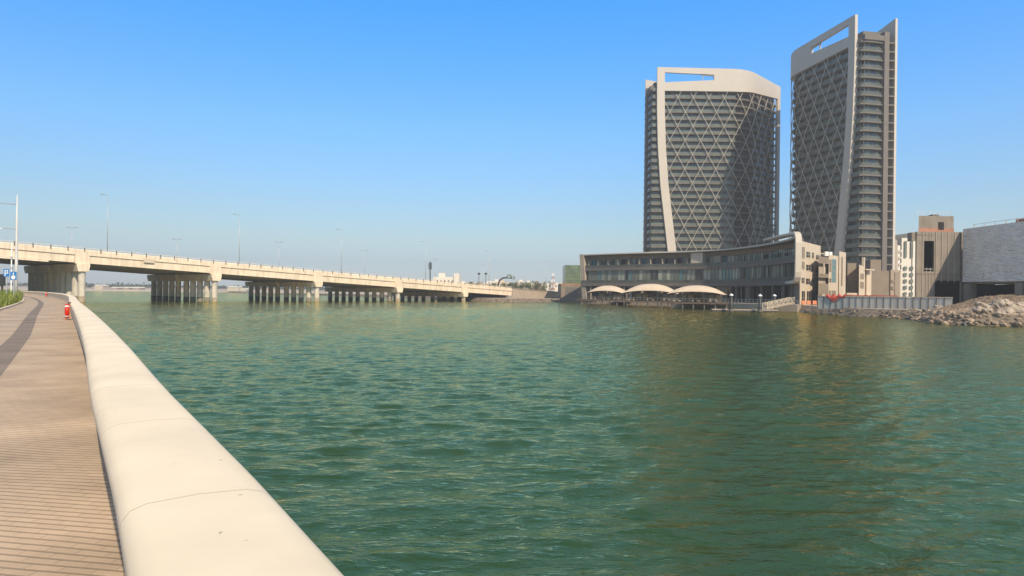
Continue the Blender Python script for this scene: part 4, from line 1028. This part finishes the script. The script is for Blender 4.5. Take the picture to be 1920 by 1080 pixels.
def villas():
    # villa one, cream with teal glazing
    p = at(1553, 556, 176); root = empty('villa', (p.x, p.y, ZR)); tag(root, 'cream modern villa with tall teal window strip beside the curved building', 'building')
    w_, a, c = block(root, 1553, 176, 11.0, 10, ZR, 14.4, M['cream'])
    fwin(w_, a, .02, .17, 11, 10.0, 13.2, M['brown']); fwin(w_, a, .22, .55, 11, 7.3, 13.4, M['gteal'], 3); fwin(w_, a, .04, .18, 11, 7.3, 8.3, M['gdark'], 1); fwin(w_, a, .22, .55, 11, ZR, 5.2, M['brown']); fwin(w_, a, .04, .14, 11, ZR, 5.2, M['gdark'])
    t2, a2, c2 = block(root, 1572.5, 182, 6.0, 8, ZR, 15.7, M['cream'], 'stair_tower'); fwin(t2, a2, .3, .48, 6, 6.5, 14.3, M['gdark'], 8)
    # shaded balcony side
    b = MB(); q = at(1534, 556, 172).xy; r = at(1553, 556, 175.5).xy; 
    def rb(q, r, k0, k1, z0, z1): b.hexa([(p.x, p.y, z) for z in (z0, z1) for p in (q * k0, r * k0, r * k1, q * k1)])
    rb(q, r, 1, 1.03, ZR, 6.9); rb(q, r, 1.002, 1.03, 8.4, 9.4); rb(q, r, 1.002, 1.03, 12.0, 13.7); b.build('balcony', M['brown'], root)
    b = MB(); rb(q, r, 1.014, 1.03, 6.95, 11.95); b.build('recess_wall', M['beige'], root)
    b = MB(); e = q.lerp(r, .3); b.tube([(e.x + .5, e.y - .1, 9.4), (e.x + .5, e.y - .1, 12.0)], .2, 8); b.build('column', M['cream'], root); b = MB(); b.tube([(e.x + .1, e.y - .6, ZR), (e.x + .1, e.y - .6, 4.2)], .5, 10); b.build('column', M['cream'], root)
    # rooftop plant
    p = at(1553, 470, 182); b = MB(); b.box(p.x - .8, p.x + .1, p.y, p.y + 1, 14.45, 15.6); b.box(p.x + .3, p.x + 1.1, p.y, p.y + 1, 14.45, 15.5); b.build('roof_units', M['white'], root)
    p = at(1540, 470, 184); b = MB(); b.obox(at(1537, 470, 184).xy, at(1551, 470, 186).xy, 5, 15.1, 15.35); b.build('pergola', M['cream'], root)
    # villa two
    p = at(1610, 556, 190); root = empty('villa', (p.x, p.y, ZR)); tag(root, 'brown and cream villa with thin projecting roof plate at the foot of the right tower', 'building')
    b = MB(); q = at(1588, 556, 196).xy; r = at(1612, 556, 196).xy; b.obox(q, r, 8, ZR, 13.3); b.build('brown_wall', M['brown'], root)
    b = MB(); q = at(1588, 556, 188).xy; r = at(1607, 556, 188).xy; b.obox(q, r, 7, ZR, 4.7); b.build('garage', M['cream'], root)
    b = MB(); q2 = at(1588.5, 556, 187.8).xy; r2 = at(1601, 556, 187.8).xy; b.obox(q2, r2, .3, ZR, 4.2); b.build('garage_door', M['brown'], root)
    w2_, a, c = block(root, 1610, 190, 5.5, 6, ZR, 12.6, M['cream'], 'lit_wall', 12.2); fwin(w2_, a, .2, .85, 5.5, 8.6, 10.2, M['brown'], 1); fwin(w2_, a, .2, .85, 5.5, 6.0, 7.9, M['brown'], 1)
    b = MB(); f = at(1620, 500, 194).xy; b.obox(f, f + E1 * 1.0, .6, ZR, 14.9); b.build('chimney_fin', M['cream'], root)
    b = MB(); f = at(1624, 500, 194).xy; g = at(1640, 500, 196).xy; b.obox(f, g, 4, 11.3, 11.6); b.build('roof_plate', M['cream'], root)
    b = MB(); f = at(1625, 500, 197).xy; g = at(1634, 500, 197.5).xy; b.obox(f, g, 4, ZR, 11.2); b.build('slatted_wall', M['cream'], root)
    # brown podium
    b = MB(); f = at(1632, 500, 200).xy; g = at(1652, 500, 200).xy; b.obox(f, g, 20, ZR, 14.6); o = b.build('brown_podium', M['brown'], origin=(f.x, f.y, ZR)); tag(o, 'plain brown podium block right of the villa roof plate', 'building')
    # beige low block
    f = at(1652, 500, 205).xy; g = at(1688, 500, 205).xy; root = empty('low_block', (f.x, f.y, ZR)); tag(root, 'low beige block with two dark louvre bands left of the construction shell', 'building')
    b = MB(); b.obox(f, g, 12, ZR, 11.6); b.build('wall', M['brown'], root)
    b = MB(); f2 = at(1670, 500, 204.6).xy; b.obox(f2, at(1687, 500, 204.6).xy, .3, ZR, 11.9); pn = b.build('panel', M['beige'], root)
    for z0, z1 in ((8.0, 8.8), (5.9, 6.9)):
        b = MB(); b.obox(at(1672, 500, 204.4).xy, at(1683, 500, 204.4).xy, .3, z0, z1); b.build('louvre', M['brown'], pn)
    b = MB(); f = at(1688, 500, 203.5).xy; b.obox(f, f + E1 * 1.6, 1.4, ZR, 11.2); b.build('lit_fin', M['cream'], root)
    b = MB(); b.tube([(at(1699, 500, 200).x, 200, ZR), (at(1699, 500, 200).x, 200, 4.4)], .35, 8); b.build('gate_pier', M['cream'], root)
villas()
def residential():
    p = at(1705, 500, 330); root = empty('apartment_block', (p.x, p.y, ZR)); tag(root, 'tall cream apartment block with square windows behind the construction shell', 'building')
    a = at(1690, 500, 330).xy; c = at(1726, 500, 330).xy; zt = EYE + 122 * 330 / F
    b = MB(); b.obox(a, c, 25, ZR, zt - 2.5); b.obox(a + Vector((5, -.6)), c, 20, ZR, zt); wl = b.build('wall', M['reszw'], root)
    for r_ in range(8):
        for k in range(3):
            x0 = a.x + .9 + k * 3.0; z = zt - 27.5 + r_ * 3.1 - 6
            if r_ >= 6: continue
            b = MB(); b.box(x0, x0 + 1.5, a.y - .65, a.y - .4, z, z + 1.7); b.build('window', M['gmid'], wl)
    for k in range(2):
        x0 = a.x + 1.1 + k * 3.0; b = MB(); b.box(x0, x0 + 1.1, a.y - .65, a.y - .4, zt - 12, zt - 4); b.build('window', M['gmid'], wl)
    p = at(1676, 500, 300); root = empty('apartment_block', (p.x, p.y, ZR)); tag(root, 'narrow bright cream apartment block touching the edge of the right tower', 'building')
    zt = EYE + 122 * 300 / F
    for k, (u, dz, m) in enumerate(((1667, 0, 'reszw'), (1677, 2.6, 'beige'), (1683, 5, 'reszw'))):
        a = at(u, 500, 300 + k * 3).xy; b = MB(); b.obox(a, a + E1 * 4.5, 14 if k == 0 else 2.4, ZR, zt - dz); b.build('bay', M[m], root)
    for k in range(12):
        a = at(1684, 500, 305).xy + E1 * 1.5; b = MB(); b.obox(a, a + E1 * 2.2, -.7, zt - 8 - k * 2.9, zt - 7.2 - k * 2.9); b.build('balcony', M['reszw'], root)
residential()

# ------------------------------------------------------------------ construction shell on the right
def shell():
    YF = 150.0; x0 = at(1718, 500, YF).x; x1 = at(1800, 500, YF).x; zt = 18.1
    root = empty('construction_shell', (x0, YF, ZR)); tag(root, 'unfinished concrete building with foil clad right wing and black openings', 'building')
    def X(u): return at(u, 500, YF).x
    def Zv(v): return at(1755, v, YF).z
    b = MB()
    yb = YF + 14
    # front wall in pieces around the openings
    b.box(x0, X(1732), YF, YF + .5, ZR, zt); b.box(X(1732), X(1751), YF, YF + .5, Zv(452), zt); b.box(X(1732), X(1751), YF, YF + .5, ZR, Zv(509))
    b.box(X(1751), x1, YF, YF + .5, Zv(526), zt); b.box(X(1751), X(1753), YF, YF + .5, ZR, Zv(526)); b.box(X(1802), X(1800) + .6, YF, YF + .5, ZR, zt)
    fw = b.build('front_wall', M['shellc'], root)
    kk = yb / YF
    b = MB(); b.hexa([(x0 + .02, YF + .52, ZR), (x0 + .5, YF + .52, ZR), (x0 * kk + .8, yb, ZR), (x0 * kk + .3, yb, ZR), (x0 + .02, YF + .52, zt), (x0 + .5, YF + .52, zt), (x0 * kk + .8, yb, zt), (x0 * kk + .3, yb, zt)]); b.box(x0 * kk + .9, x1 + 10, yb - .5, yb, ZR, zt); b.hexa([(x, y, z) for z in (zt - .5, zt - .02) for x, y in ((x0 + .55, YF + .55), (x1 + 10, YF + .55), (x1 + 10, yb - .55), (x0 * kk + .9, yb - .55))]); b.build('shell_wall', M['shellc'], root)
    b = MB(); b.box(X(1732) * 1.04 + .4, x1 + 12, YF + 6, YF + 6.3, ZR + .1, zt - .55); b.build('shade_backing', M['dark'], root)  # near-black sheet behind the front wall, painted as the shade inside
    for u in (1729, 1736, 1742, 1747, 1754, 1765, 1777, 1789):
        lowz = Zv(526) - .4 if u > 1752 else ZR
        if u in (1736, 1742, 1747): 
            b = MB(); b.bar((X(u), YF - .06, Zv(451)), (X(u), YF - .06, zt), .05); b.build('rib', M['ribc'], fw); b = MB(); b.bar((X(u), YF - .06, ZR), (X(u), YF - .06, Zv(512)), .05); b.build('rib', M['ribc'], fw); continue
        b = MB(); b.bar((X(u), YF - .07, lowz), (X(u), YF - .07, zt), .06); b.build('rib', M['ribc'], fw)
    for v, ua, ub in ((513, 1719, 1800), (440, 1719, 1750)):
        b = MB(); b.box(X(ua), X(ub), YF - .12, YF - .003, Zv(v) - .09, Zv(v) + .09); b.build('ledge', M['brown'], fw)
    b = MB(); b.box(x0 - .9, x0 - .02, YF + .3, YF + 2, Zv(452), Zv(436)); b.build('side_box', M['brown'], root)
    b = MB(); b.box(X(1733), X(1750), YF + .1, YF + .2, Zv(505), Zv(504)); b.bar((X(1738), YF + .15, Zv(509)), (X(1738), YF + .15, Zv(502)), .04); b.bar((X(1745), YF + .15, Zv(509)), (X(1745), YF + .15, Zv(502)), .04); b.build('opening_guard', M['steel'], root)
    # rooftop core
    xa, xb = X(1724), X(1790)
    b = MB(); b.hexa([(x, y, z) for z in (zt, zt + 3.55) for x, y in ((xa, YF + .52), (xb, YF + .52), (xb * 1.04 - .3, YF + 6.5), (xa * 1.042, YF + 6.5))]); rf = b.build('roof_core', M['shellc'], root)
    b = MB(); b.box(xa - .02, xb + .02, YF + .44, YF + .515, zt, zt + .8); b.build('brick_course', M['brick'], rf)
    b = MB(); b.box(X(1761), X(1771), YF + .4, YF + .51, zt + .5, zt + 2.2); b.build('opening_shade', M['dark'], rf)  # dark panel on the core wall, painted as shade in a hole
    b = MB(); b.box(X(1764), X(1776), YF + 3, YF + 5, zt + 3.55, zt + 4.2); b.build('roof_unit', M['crown_dim'], rf)
    b = MB()
    for k in range(9):
        x = xa + (xb - xa) * k / 8; b.bar((x, YF + 1.6, zt + 3.5), (x, YF + 1.6, zt + 4.6 + random.uniform(-.2, .4)), .035)
    for h in (4.1, 4.6): b.bar((xa, YF + 1.6, zt + h), (xb, YF + 1.6, zt + h + .1), .03)
    b.build('edge_protection', M['steel'], rf)
    # foil clad wing running towards the viewer
    a = Vector((at(1801, 500, YF).x, YF)); c = at(1925, 500, 132).xy; c = a + (c - a).normalized() * 60
    t = (c - a).normalized(); nn = Vector((t.y, -t.x))   # wall faces the channel
    za = at(1801, 430, YF).z; zb_ = at(1801, 529, YF).z
    def wallbox(d0, L0, L1, z0, z1, m, name, par=root, th=.4):
        b = MB(); b.obox(a + t * L0 + nn * d0, a + t * L1 + nn * d0, th, z0, z1); return b.build(name, m, par)
    fl = wallbox(0, .62, 60, zb_, za, M['foil'], 'foil_cladding')
    wallbox(-2.5, .62, 60, za - .5, za + .15, M['reszw'], 'roof_edge'); 
    wallbox(-5.5, 8.5, 60, za, za + 1.35, M['brick'], 'parapet')
    wallbox(-7, .62, 60, ZR, zb_ - .5, M['dark'], 'shade_backing'); wallbox(-2.45, .62, 60, za - 1, za - .6, M['shellc'], 'roof_slab', th=18); wallbox(-20, .62, 60, ZR, za - 1.02, M['shellc'], 'rear_wall'); wallbox(-.6, .7, 60, zb_ - .4, zb_ - .01, M['shellc'], 'edge_beam', th=12)
    for L_ in (.75, 15.0, 29, 43): 
        p = a + t * L_; b = MB(); b.obox(p + nn * -.1, p + t * 1.9 - nn * .1, 1.6, ZR, zb_ - .42); b.build('column', M['shellc'], root)
    b = MB(); p = a + nn * -2.4
    for k in range(12):
        q = a + t * (1 + k * 3) - nn * 2.2; b.bar((q.x, q.y, za + .15), (q.x, q.y, za + 1.1), .04)
    q0, q1 = a + t * 1 - nn * 2.2, a + t * 34 - nn * 2.2; b.bar((q0.x, q0.y, za + 1.0), (q1.x, q1.y, za + 1.0), .03); b.build('edge_protection', M['orange_rust'], fl)
    rs = random.Random(4)
    for k in range(22):
        L_ = rs.uniform(1, 34); z = rs.uniform(zb_ + .5, za - .5); p = a + t * L_; b = MB(); b.obox(p + nn * .03, p + t * .28 + nn * .03, .03, z, z + .12); b.build('fixing', M['darksteel'], fl)
M['shellc'] = mat('raw_concrete', (.235, .195, .155), .95, var=.12, scale=.5, streak=.2)
M['ribc'] = mat('conduit_rib', (.34, .29, .23), .8, var=.05)
M['brick'] = mat('block_brick', (.36, .17, .11), .95, var=.2, scale=1)
M['orange_rust'] = mat('rusty_rail', (.45, .26, .16), .8, var=.1)
def foil():
    m = mat('foil_cladding', (.74, .70, .65), .55, .0, var=.10, scale=.5); t = m.node_tree; N = t.nodes; L = t.links; b = N['Principled BSDF']
    geo = N.new('ShaderNodeNewGeometry'); mp = N.new('ShaderNodeMapping'); mp.inputs['Scale'].default_value = (.5, .5, 1.9); L.new(geo.outputs['Position'], mp.inputs[0])
    n = N.new('ShaderNodeTexNoise'); n.inputs['Scale'].default_value = 1.3; n.inputs['Detail'].default_value = 5; n.inputs['Distortion'].default_value = .6; L.new(mp.outputs[0], n.inputs['Vector'])
    bp_ = N.new('ShaderNodeBump'); bp_.inputs['Strength'].default_value = .9; bp_.inputs['Distance'].default_value = .9; L.new(n.outputs[0], bp_.inputs['Height']); L.new(bp_.outputs[0], b.inputs['Normal']); return m
M['foil'] = foil()
shell()
def yellow_barrier():
    a = at(1876, 560, 112).xy; c = at(1960, 560, 112).xy; b = MB(); b.obox(a, c, .5, ZR, 3.55); o = b.build('yellow_skip', M['yellow'], origin=(a.x, a.y, ZR), bevel=.05); tag(o, 'yellow metal skip behind the soil heap at the right edge', 'skip')
yellow_barrier()

# ------------------------------------------------------------------ distant things at the centre
def green_block():
    a = at(1059, 540, 292).xy; c = at(1090, 540, 292).xy; root = empty('glass_block', (a.x, a.y, ZR)); tag(root, 'green glazed block above a brown base left of the curved building', 'building')
    zt = EYE + 54 * 292 / F; zb_ = EYE + 18 * 292 / F
    b = MB(); b.obox(a, c, 14, zb_, zt); g = b.build('upper_storeys', M['greeng'], root)
    b = MB()
    for k in range(9): p = a.lerp(c, k / 8); b.bar((p.x, p.y - .1, zb_), (p.x, p.y - .1, zt), .12)
    b.build('fins', M['gbal'], g)
    b = MB()
    for k in range(1, 5): z = zb_ + (zt - zb_) * k / 5; b.bar((a.x, a.y - .05, z), (c.x, c.y - .05, z), .07)
    b.build('floor_lines', M['slab'], g)
    a = at(1052, 540, 285).xy; c = at(1092, 540, 285).xy; b = MB(); b.obox(a, c, 20, ZR, EYE + 19 * 285 / F); bs = b.build('base', M['brown'], root)
    b = MB(); b.obox(at(1060, 540, 284.9).xy, at(1084, 540, 284.9).xy, .3, 2.0, 6.3); b.build('shutter', M['slab'], bs)
    b = MB(); b.obox(at(1052, 540, 284.9).xy, at(1092, 540, 284.9).xy, .3, 7.2, 7.7); b.build('red_band', M['brick'], bs)
M['greeng'] = glassm('green_facade_glass', (.16, .22, .13), .25)
green_block()
def tree(u, vtop, Y, r, label, group, dark=False, name='tree'):
    p = at(u, vtop, Y); zt = p.z; x, y = p.x, p.y; h = zt - ZR; root = empty(name, (x, y, ZR)); tag(root, label, 'tree', group)
    b = MB(); b.tube([(x, y, ZR), (x + .1, y, ZR + h * .35), (x, y, ZR + h * .7)], [.28, .2, .08], 7)
    for k in range(5):
        a = k * 1.26; b.tube([(x, y, ZR + h * .3), (x + math.cos(a) * r * .5, y + math.sin(a) * r * .5, ZR + h * .65)], [.11, .04], 5)
    b.build('trunk', M['bark'], root); b = MB()
    for k in range(26):
        a = random.random() * 6.28; rr = r * math.sqrt(random.random()) * .85; zc = ZR + h * random.uniform(.42, .88); s = r * random.uniform(.22, .42) * (1.15 - .5 * (zc - ZR) / h)
        leaves(b, (x + math.cos(a) * rr * (1.1 - .5 * (zc - ZR) / h), y + math.sin(a) * rr, zc), (s, s, s * .8), 46, .30, mats=2)
    b.build('crown', [M['leafd'], M['leaft']], root)
M['leaft'] = mat('tree_leaf', (.12, .13, .05), .8, var=.4, scale=.7)
tl = [(950, 529, 400, 5.0, 'broad tree below the gantry sign, left of the cluster'), (962, 527, 395, 4.5, 'tree directly below the dark gantry sign'), (984, 527, 390, 5.0, 'rounded tree in the middle of the cluster right of the gantry'), (1000, 525, 400, 5.2, 'tallest tree of the cluster right of the gantry'), (1014, 527, 400, 4.8, 'rightmost tree of the cluster beside the tall lamp'),
      (880, 526, 420, 5, 'tree above the bridge end left of the small dark lamps'), (894, 528, 420, 4.5, 'low tree behind the two small dark lamps'), (925, 530, 420, 5, 'low tree left of the gantry arch'), (973, 533, 380, 3.5, 'small low tree in front of the cluster')]
for a in tl: tree(*a, 'trees behind the bridge end')
def bg_city():
    # white arched building left of the bridge end
    a = at(812, 530, 430).xy; c = at(861, 530, 430).xy; root = empty('arcade_building', (a.x, a.y, ZR)); tag(root, 'cream low building with arched openings rising above the bridge rail', 'building')
    z1 = EYE + (548 - 519) * 430 / F; z2 = EYE + (548 - 513) * 430 / F
    b = MB(); b.obox(a, c, 20, ZR, z1); wl = b.build('wall', M['reszw'], root); b = MB(); b.obox(at(851, 530, 429).xy, at(861, 530, 429).xy, 8, ZR, z2 + .3); b.obox(at(822, 530, 433).xy, at(834, 530, 433).xy, 8, ZR, z2 + .5); b.build('corner_tower', M['reszw'], root)
    for k in range(6):
        x = a.x + 2 + k * 2.4; b = MB(); b.sweep([[(x + px, y_, z1 - 5 + pz) for px, pz in ((0, 0), (1.1, 0), (1.1, 2.4), (.8, 3), (.3, 3), (0, 2.4))] for y_ in (a.y - .15, a.y + .1)]); b.build('arch', M['brown'], wl)
    # hazy low-rise houses
    rs = random.Random(21); k = 0
    names = ['flat cream low house', 'pale pink low house', 'sand coloured low house', 'white low house']
    spots = [(868, 531), (884, 533), (902, 532), (918, 530), (932, 527), (943, 529), (970, 531), (978, 528), (992, 530), (1008, 531), (1022, 533), (1034, 531), (1046, 534), (1055, 533)]
    where = ['just right of the arcade building', 'left of the two dark lamps', 'below the two dark lamps', 'right of the two dark lamps', 'just left of the gantry arch', 'framed by the gantry arch', 'right of the gantry sign', 'between two trees right of the gantry', 'behind the middle of the tree cluster', 'behind the right of the tree cluster', 'left of the tall lamp', 'beside the lattice mast', 'right of the lattice mast', 'left of the green block']
    for (u, v), wh in zip(spots, where):
        Y = rs.uniform(520, 600); p = at(u, v, Y); w_ = rs.uniform(4, 8); b = MB(); b.box(p.x - w_, p.x + w_, Y, Y + 14, ZR, p.z); b.box(p.x - w_ * .4, p.x + w_ * .2, Y + 3, Y + 8, p.z, p.z + 1.6)
        r = empty('low_house', (p.x, Y, ZR)); tag(r, names[k % 4] + ' far off ' + wh, 'house', 'low houses beyond the bridge end')
        b.build('wall', [M['reszw'], M['cream'], M['beige'], M['reszw']][k % 4], r)
        b = MB()
        for q in range(4): b.box(p.x - w_ + 1 + q * w_ * .45, p.x - w_ + 2 + q * w_ * .45, Y - .12, Y, p.z - 2.8, p.z - 1.4)
        b.build('windows', M['gmid'], r); k += 1
bg_city()
def gantry():
    Y = 330; p = at(934, 545, Y); z0 = 3.0; c = at(952, 521, Y); root = empty('gantry_sign', (p.x, p.y, z0)); tag(root, 'dark curved arm gantry carrying two direction boards', 'road sign')
    pts = [(p.x, p.y, z0), (p.x, p.y, at(934, 533, Y).z), tuple(at(936.5, 526, Y)), tuple(at(942, 521.5, Y)), tuple(at(950, 520.5, Y)), tuple(at(964, 521.5, Y))]
    b = MB(); b.tube(pts, .38, 8); b.build('arm', M['darksteel'], root, smooth=True)
    for (u0, u1, v0, v1, m) in ((950.5, 958.5, 515, 522.5, 'signg'), (958.8, 965, 518, 523.5, 'signg')):
        a = at(u0, v0, Y - .5); q = at(u1, v1, Y - .5); b = MB(); b.box(a.x, q.x, Y - .6, Y - .42, q.z, a.z); pl = b.build('direction_board', M[m], root)
        b = MB()
        for k in range(2): z = a.z - (a.z - q.z) * (.32 + .3 * k); b.box(a.x + .3, q.x - .4, Y - .64, Y - .61, z - .11, z + .11)
        b.build('text_line', M['white'], pl)
M['signg'] = mat('sign_dark_green', (.02, .06, .05), .5, var=.1)
gantry()
for (u, vt, Y, dbl, lb) in ((1024, 490, 360, True, 'tall multi head lamp post right of the tree cluster'), (1008, 507, 420, True, 'faint lamp post behind the tree cluster'), (905, 497, 380, True, 'faint lamp post between the two dark lamps'), (916, 494, 400, True, 'faint lamp post left of the fifth bridge lamp')):
    p = at(u, vt, Y); lamp('street_lamp', (p.x, p.y, ZR), p.z - ZR, 1.0, lb, 'distant lamp posts', dbl, .13)
for (u, vt, lb) in ((898, 513, 'dark globe topped lamp, left of the pair above the bridge end'), (911, 513, 'dark globe topped lamp, right of the pair above the bridge end')):
    Y = 330; p = at(u, vt, Y); root = empty('globe_lamp', (p.x, p.y, ZR)); tag(root, lb, 'lamp post', 'globe lamps above the bridge end')
    b = MB(); b.tube([(p.x, p.y, ZR), (p.x, p.y, p.z)], [.16, .12], 8); b.build('pole', M['darksteel'], root); b = MB(); b.tube([(p.x, p.y, p.z - .5), (p.x, p.y, p.z - .25), (p.x, p.y, p.z + .15), (p.x, p.y, p.z + .5)], [.3, .7, .62, .15], 10); b.build('lamp_head', M['darksteel'], root, smooth=True)
def lattice():
    Y = 520; p = at(1037, 513, Y); zt = p.z; root = empty('lattice_mast', (p.x, Y, ZR)); tag(root, 'red and white lattice telecom mast beyond the bank', 'mast')
    n = 8
    for k in range(n):
        z0 = ZR + (zt - ZR) * k / n; z1 = ZR + (zt - ZR) * (k + 1) / n; w0 = 1.6 - 1.0 * k / n; w1 = 1.6 - 1.0 * (k + 1) / n; b = MB()
        cs = [(-1, -1), (1, -1), (1, 1), (-1, 1)]
        for j in range(4):
            a, c = cs[j], cs[(j + 1) % 4]; b.bar((p.x + a[0] * w0, Y + a[1] * w0, z0), (p.x + a[0] * w1, Y + a[1] * w1, z1), .16); b.bar((p.x + a[0] * w0, Y + a[1] * w0, z0), (p.x + c[0] * w1, Y + c[1] * w1, z1), .1); b.bar((p.x + a[0] * w1, Y + a[1] * w1, z1), (p.x + c[0] * w1, Y + c[1] * w1, z1), .1)
        b.build('section', M['white'] if k % 2 else M['brick'], root)
lattice()

# far shore behind the bridge, left
def far_shore():
    b = MB(); A_ = [Vector((-1700, 900)), Vector((-1100, 860)), Vector((-700, 900)), Vector((-420, 930)), Vector((-200, 1000)), Vector((100, 1200))]
    P = catmull(A_, 25); prev = None
    for p in P:
        cur = [(p.x, p.y, -1), (p.x, p.y + 8, 1.6), (p.x, p.y + 60, 3.5), (p.x, p.y + 140, 6 + 2.5 * noise.noise(Vector((p.x * .02, 1, 0)))), (p.x, p.y + 600, 7.0)]
        if prev:
            for j in range(4): b.face([prev[j], cur[j], cur[j + 1], prev[j + 1]])
        prev = cur
    tag(b.build('far_shore', M['farland']), 'low sandy far shore seen below the bridge', None, None, 'structure')
    b = MB(); rs = random.Random(2)
    for _ in range(1500):
        p = P[rs.randrange(len(P))]; x = p.x + rs.uniform(-20, 20); y = p.y + rs.uniform(60, 330); f = .6 + .5 * noise.noise(Vector((x * .008, y * .008, 0))); s = rs.uniform(4, 8.5) * f
        leaves(b, (x, y, 5 + s * .5), (s * 1.4, s, s * .75), 14, 1.9)
    tag(b.build('far_woods', M['fartree']), 'hazy belt of scrub and trees on the far shore', None, None, 'stuff')
    hs = [(185, 532, 'white long low house on the far shore behind the first bridge span', 11), (214, 536, 'tan low shed on the far shore under the first span, middle', 8), (236, 536, 'pinkish low shed on the far shore under the first span', 7), (255, 536, 'tan long shed on the far shore near the second pier', 9), (437, 535, 'white round roofed hall on the far shore under the second span', 16), (455, 539, 'low white shed beside the round roofed hall', 9)]
    for u, v, lb, w_ in hs:
        Y = 930; w_ *= .5; p = at(u, v + 2.5, Y); r = empty('far_house', (p.x, Y, 2)); tag(r, lb, 'house', 'houses on the far shore')
        b = MB(); b.box(p.x - w_, p.x + w_, Y, Y + 15, 1.5, p.z - 1); b.build('wall', M['cream'] if 'white' in lb else M['beige'], r)
        b = MB(); b.sweep([[(p.x - w_ - .5, Y - .5, p.z - .95), (p.x + w_ + .5, Y - .5, p.z - .95), (p.x + w_ * .5, Y - .5, p.z + .6), (p.x - w_ * .5, Y - .5, p.z + .6)], [(p.x - w_ - .5, Y + 15, p.z - .95), (p.x + w_ + .5, Y + 15, p.z - .95), (p.x + w_ * .5, Y + 15, p.z + .6), (p.x - w_ * .5, Y + 15, p.z + .6)]]); b.build('roof', M['reszw'], r)
far_shore()
def haze():
    b = MB(); b.box(-2500, 2500, -80, 2600, -3.2, 125); m = bpy.data.materials.new('haze_air'); m.use_nodes = True; N = m.node_tree.nodes; N.remove(N['Principled BSDF'])
    v = N.new('ShaderNodeVolumePrincipled'); v.inputs['Color'].default_value = (.97, .95, .93, 1); v.inputs['Density'].default_value = HAZE; v.inputs['Anisotropy'].default_value = .2
    m.node_tree.links.new(v.outputs[0], N['Material Output'].inputs['Volume'])
    tag(b.build('haze', m), 'thin dusty haze in the air over the water', None, None, 'stuff')
haze()
print('objects', len(bpy.data.objects))
